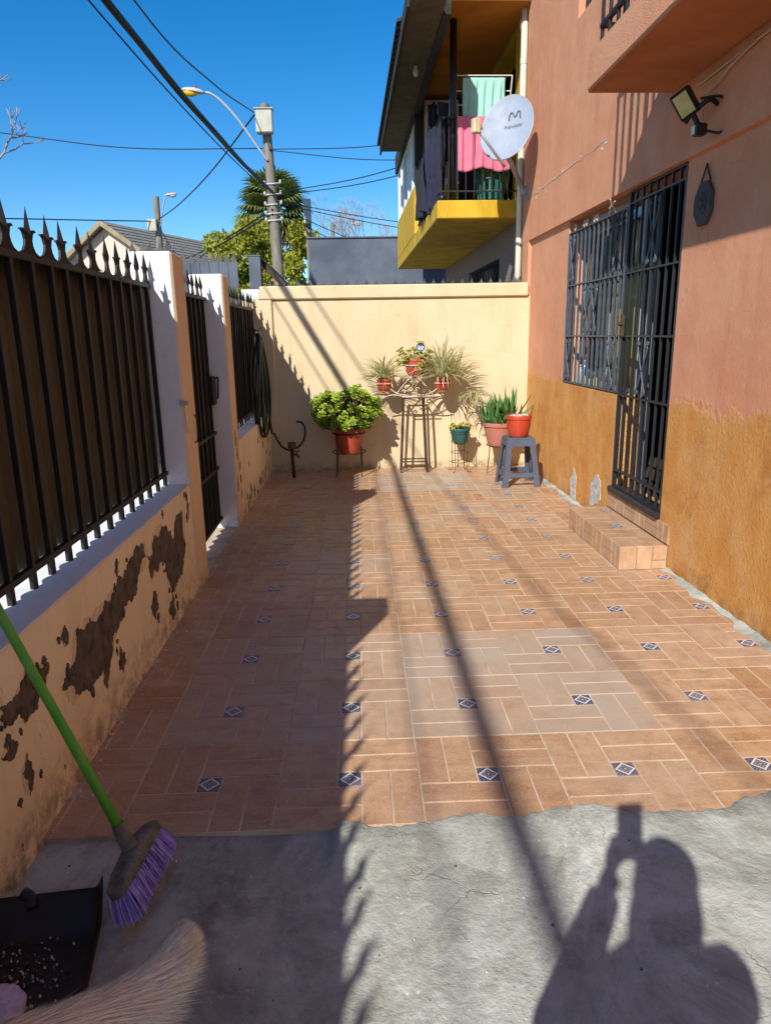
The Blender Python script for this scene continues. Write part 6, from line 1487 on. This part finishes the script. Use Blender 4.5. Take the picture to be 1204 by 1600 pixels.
g_ = crumbs('paint_flakes', None, 130, lambda r: (XI + abs(r.gauss(0, 0.035)) + 0.006, r.uniform(1.8, 3.75)), lambda x, y: 0.0, 0.0015, 0.007, MAT['undercoat'], 16); struct(g_, 'stuff'); tag(g_, 'flakes of fallen paint along the foot of the low peach wall', 'paint flakes')
g_ = crumbs('dark_grit', None, 34, lambda r: (r.uniform(-0.9, 1.7), r.uniform(0.9, 1.72)), lambda x, y: cz(x, y), 0.002, 0.006, MAT['bare'], 7); struct(g_, 'stuff'); tag(g_, 'scattered dark stones on the grey concrete', 'grit')

# --- dog: rump just outside the frame, tail in the corner
def remesh(o, vox, smooth=6):
    m = o.modifiers.new('skin', 'REMESH'); m.mode = 'VOXEL'; m.voxel_size = vox; m.use_smooth_shade = True
    s = o.modifiers.new('soft', 'SMOOTH'); s.factor = 0.5; s.iterations = smooth
dog = empty('dog', (-0.70, 0.35, 0), 0, 'tan dog at the bottom left corner with a pale bushy tail', 'dog'); do = Vector((-0.70, 0.35, 0)); GZ = -0.016
mb = MB()
def dp_(*p): return Vector(p) - do
mb.tube([dp_(-0.78, -0.05, 0.42), dp_(-0.755, 0.1, 0.42), dp_(-0.73, 0.28, 0.42), dp_(-0.70, 0.45, 0.43), dp_(-0.68, 0.56, 0.42), dp_(-0.665, 0.63, 0.40)], [0.09, 0.13, 0.135, 0.105, 0.105, 0.06], 16)
mb.tube([dp_(-0.77, 0.0, 0.46), dp_(-0.80, -0.12, 0.56), dp_(-0.81, -0.18, 0.62)], [0.10, 0.075, 0.065], 14)
mb.ell(dp_(-0.815, -0.22, 0.65), (0.07, 0.085, 0.07)); mb.tube([dp_(-0.815, -0.26, 0.64), dp_(-0.82, -0.36, 0.60)], [0.05, 0.03], 12)
for s in (-1, 1):
    mb.tube([dp_(-0.815 + s * 0.045, -0.19, 0.70), dp_(-0.815 + s * 0.07, -0.18, 0.75), dp_(-0.815 + s * 0.085, -0.19, 0.72)], [0.03, 0.022, 0.010], 8)
    mb.tube([dp_(-0.67 + s * 0.06, 0.54, 0.38), dp_(-0.68 + s * 0.075, 0.50, 0.27), dp_(-0.68 + s * 0.075, 0.59, 0.15), dp_(-0.68 + s * 0.075, 0.57, 0.03 + GZ), dp_(-0.68 + s * 0.075, 0.52, 0.018 + GZ)], [0.085, 0.06, 0.03, 0.026, 0.028], 12)
    mb.tube([dp_(-0.77 + s * 0.07, 0.0, 0.38), dp_(-0.77 + s * 0.075, 0.03, 0.26), dp_(-0.77 + s * 0.075, 0.0, 0.13), dp_(-0.77 + s * 0.075, 0.0, 0.03 + GZ), dp_(-0.77 + s * 0.075, -0.04, 0.018 + GZ)], [0.065, 0.042, 0.03, 0.026, 0.028], 12)
TAIL = bez([dp_(-0.672, 0.60, 0.43), dp_(-0.65, 0.71, 0.42), dp_(-0.605, 0.83, 0.365), dp_(-0.535, 0.925, 0.31), dp_(-0.47, 1.0, 0.275), dp_(-0.415, 1.065, 0.27), dp_(-0.38, 1.11, 0.285)], 8)
mb.tube(TAIL, [0.035 - 0.022 * (k / (len(TAIL) - 1)) for k in range(len(TAIL))], 10)
o = mb.build('body', MAT['dogcoat'], dog, smooth=True); remesh(o, 0.012, 5)
fm = MB(); rs_ = random.Random(77); NT_ = len(TAIL)
blond, white, brown = lin('ead4ae'), lin('fdfbf6'), lin('b48c5c')
for k in range(20000):
    t = rs_.random() ** 0.9; q = t * (NT_ - 1.001); i = int(q); p = TAIL[i].lerp(TAIL[i + 1], q - i); d = (TAIL[i + 1] - TAIL[i]).normalized()
    sdv = Vector((rs_.gauss(0, 1), rs_.gauss(0, 1), rs_.gauss(0, 1))); sdv = (sdv - d * sdv.dot(d)).normalized()
    rad = 0.03 * (1 - 0.6 * t); L = 0.045 + 0.065 * math.sin(math.pi * min(1, t * 0.75 + 0.2)) * rs_.uniform(.7, 1.15)
    fd = max(0.0, sdv.dot(Vector((0.62, -0.62, -0.48)))); L *= 0.85 + 0.95 * fd * math.sin(math.pi * min(1.0, t * 0.85 + 0.12))
    flow = (d * 1.0 + sdv * (0.40 - 0.18 * t + 0.35 * fd) + Vector((0, 0, -0.16))).normalized(); p0 = p + sdv * rad * rs_.uniform(.3, .9); p1_ = p0 + flow * L * .5 + sdv * 0.004; p2_ = p0 + (flow + d * .25 + Vector((rs_.gauss(0, .07), rs_.gauss(0, .07), rs_.gauss(0, .07) - .06))).normalized() * L
    wv = d.cross(sdv) * 0.0007
    m_ = max(0, min(1, (t - 0.10) / 0.28)); top = max(0, sdv.z); c = [brown[j] * (1 - m_) + (blond[j] * (0.25 + .55 * top) + white[j] * (0.75 - .55 * top)) * m_ for j in range(3)]
    if t > 0.8: c = [c[j] * .5 + blond[j] * .5 for j in range(3)]
    fm.col = tuple(c); fm.add([p0 + wv, p0 - wv, p1_ - wv * .9, p1_ + wv * .9, p2_], [(0, 1, 2, 3), (3, 2, 4)])
fm.build('tail_fur', MAT['fur'], dog, fix=False)

# --- the photographer stands behind the camera; only the shadow is in the picture
ps = empty('person', (-0.05, -0.32, 0), 0, 'person in dark hooded top photographing the patio, seen as the shadow at lower right', 'person'); po_ = Vector((-0.05, -0.32, 0))
def pp(*p): return Vector(p) - po_
G0 = -0.016; CX, CY = -0.072, -0.33
HEAD = (CX + 0.01, CY + 0.045, 1.405)
def arm(s, elbow, hand): return [pp(CX + s * 0.125, CY, 1.215), pp(CX + s * 0.155, CY + 0.02, 1.16), pp(*elbow), pp(*hand)]
eL, hL = (CX - 0.135, CY + 0.20, 0.985), (CX - 0.012, CY + 0.305, 1.225)
eR, hR = (CX + 0.14, CY + 0.14, 0.98), (CX + 0.07, CY + 0.30, 1.225)
mb = MB()
mb.tube([pp(CX, CY, 0.80), pp(CX, CY, 0.95), pp(CX, CY, 1.10), pp(CX, CY - 0.005, 1.22), pp(CX, CY + 0.0, 1.27)], [0.12, 0.11, 0.115, 0.10, 0.06], 18, squash=(1.1, 0.8, 1))
mb.tube([pp(CX, CY, 1.22), pp(CX, CY + 0.02, 1.33)], [0.055, 0.05], 12)
mb.ell(pp(*HEAD), (0.072, 0.092, 0.115), 20, 14); mb.ell(pp(HEAD[0], HEAD[1] + 0.035, HEAD[2] - 0.06), (0.052, 0.06, 0.055), 14, 10)
mb.tube([pp(HEAD[0], HEAD[1] + 0.085, HEAD[2] + 0.01), pp(HEAD[0], HEAD[1] + 0.112, HEAD[2] - 0.03)], [0.009, 0.016], 8)
for s in (-1, 1): mb.ell(pp(HEAD[0] + s * 0.074, HEAD[1] - 0.005, HEAD[2] - 0.01), (0.012, 0.02, 0.032), 8, 6)
for s, e_, h_ in ((-1, eL, hL), (1, eR, hR)):
    mb.tube(arm(s, e_, h_), [0.055, 0.05, 0.04, 0.026], 12)
    mb.tube([pp(CX + s * 0.08, CY, 0.84), pp(CX + s * 0.09, CY + 0.01, 0.46), pp(CX + s * 0.09, CY, 0.07 + G0)], [0.085, 0.058, 0.038], 12)
    mb.tube([pp(CX + s * 0.09, CY - 0.03, 0.035 + G0), pp(CX + s * 0.10, CY + 0.15, 0.025 + G0)], [0.035, 0.03], 10)
    # hand: palm, four fingers and a thumb closing on the phone
    h3 = Vector(h_); 
    mb.ell(pp(h3.x, h3.y + 0.01, h3.z + 0.035), (0.018, 0.032, 0.042), 10, 8)
    for k in range(4):
        L = (0.05, 0.058, 0.055, 0.045)[k]; z = h3.z + 0.065 - 0.018 * k; y = h3.y + 0.03
        mb.tube([pp(h3.x, y, z), pp(h3.x - s * 0.012, y + L * .45, z + .003), pp(h3.x - s * 0.035, y + L * .6, z + .004)], [0.0085, 0.008, 0.007], 7)
    mb.tube([pp(h3.x, h3.y - 0.005, h3.z + 0.03), pp(h3.x - s * 0.012, h3.y - 0.022, h3.z + 0.06), pp(h3.x - s * 0.03, h3.y - 0.012, h3.z + 0.08)], [0.011, 0.0095, 0.008], 7)
o = mb.build('body', MAT['skin'], ps, smooth=True); remesh(o, 0.0055, 4)
mb = MB()
for s in (-1, 1): mb.ell(pp(HEAD[0] + s * 0.03, HEAD[1] + 0.083, HEAD[2] + 0.012), (0.013, 0.008, 0.008), 10, 7)
mb.build('eyes', MAT['pvc'], ps, smooth=True)
mb = MB(); mb.tube([pp(HEAD[0] - .025, HEAD[1] + .086, HEAD[2] - .062), pp(HEAD[0], HEAD[1] + .096, HEAD[2] - .06), pp(HEAD[0] + .025, HEAD[1] + .086, HEAD[2] - .062)], 0.006, 7); mb.build('mouth', MAT['terracotta_old'], ps, smooth=True)
mb = MB()
mb.tube([pp(CX, CY, 0.76), pp(CX, CY, 0.95), pp(CX, CY, 1.10), pp(CX, CY - 0.005, 1.22), pp(CX, CY - 0.005, 1.275)], [0.15, 0.14, 0.145, 0.13, 0.085], 18, squash=(1.1, 0.85, 1))
mb.tube([pp(CX - 0.05, CY - 0.05, 1.29), pp(CX, CY - 0.08, 1.28), pp(CX + 0.05, CY - 0.05, 1.29)], 0.05, 10)
for s, e_, h_ in ((-1, eL, hL), (1, eR, hR)):
    a_ = arm(s, e_, h_); a_[-1] = a_[-2].lerp(a_[-1], 0.86); mb.tube(a_, [0.075, 0.066, 0.056, 0.043], 12)
o = mb.build('hooded_top', MAT['hoodie'], ps, smooth=True); remesh(o, 0.010, 5)
mb = MB()
for s in (-1, 1): mb.tube([pp(CX + s * 0.075, CY, 0.86), pp(CX + s * 0.088, CY + 0.012, 0.46), pp(CX + s * 0.09, CY, 0.06 + G0)], [0.105, 0.078, 0.062], 14)
o = mb.build('trousers', MAT['jeans'], ps, smooth=True); remesh(o, 0.010, 4)
for s in (-1, 1):
    mb = MB(); mb.tube([pp(CX + s * 0.09, CY - 0.065, 0.036 + G0), pp(CX + s * 0.092, CY + 0.05, 0.042 + G0), pp(CX + s * 0.10, CY + 0.17, 0.032 + G0)], [0.036, 0.044, 0.032], 12, squash=(1, 1, 0.8)); mb.build('shoe', MAT['black_plastic'], ps, smooth=True)
mb = MB(); mb.ell(pp(HEAD[0], HEAD[1] - 0.02, HEAD[2] + 0.03), (0.079, 0.088, 0.092), 18, 12); mb.ell(pp(HEAD[0], HEAD[1] - 0.06, HEAD[2] - 0.05), (0.07, 0.05, 0.09), 14, 10); mb.ell(pp(HEAD[0], HEAD[1] - 0.055, HEAD[2] - 0.13), (0.078, 0.055, 0.12), 14, 10)
for s in (-1, 1): mb.ell(pp(HEAD[0] + s * 0.062, HEAD[1] - 0.02, HEAD[2] - 0.09), (0.026, 0.05, 0.12), 12, 10)
o = mb.build('hair', MAT['hair'], ps, smooth=True); remesh(o, 0.008, 3)
# --- the phone in the hands; the camera looks out of its lens
phn = empty('phone', (-0.046, -0.014, 1.375), 0, 'black phone held up in both hands by the photographer', 'phone')
MP = Matrix.Rotation(-PITCH, 4, 'X')
mb = MB(); mb.cbox((-0.038, -0.004, -0.105), (0.038, 0.004, 0.055), 0.003, MP); mb.build('phone_body', MAT['phone'], phn)
mb = MB(); mb.cbox((0.008, 0.0041, 0.02), (0.034, 0.0056, 0.05), 0.001, MP); mb.build('camera_bump', MAT['phone'], phn)
mb = MB(); mb.cbox((-0.035, -0.0056, -0.100), (0.035, -0.0042, 0.050), 0.0005, MP); mb.build('screen', MAT['glass'], phn)
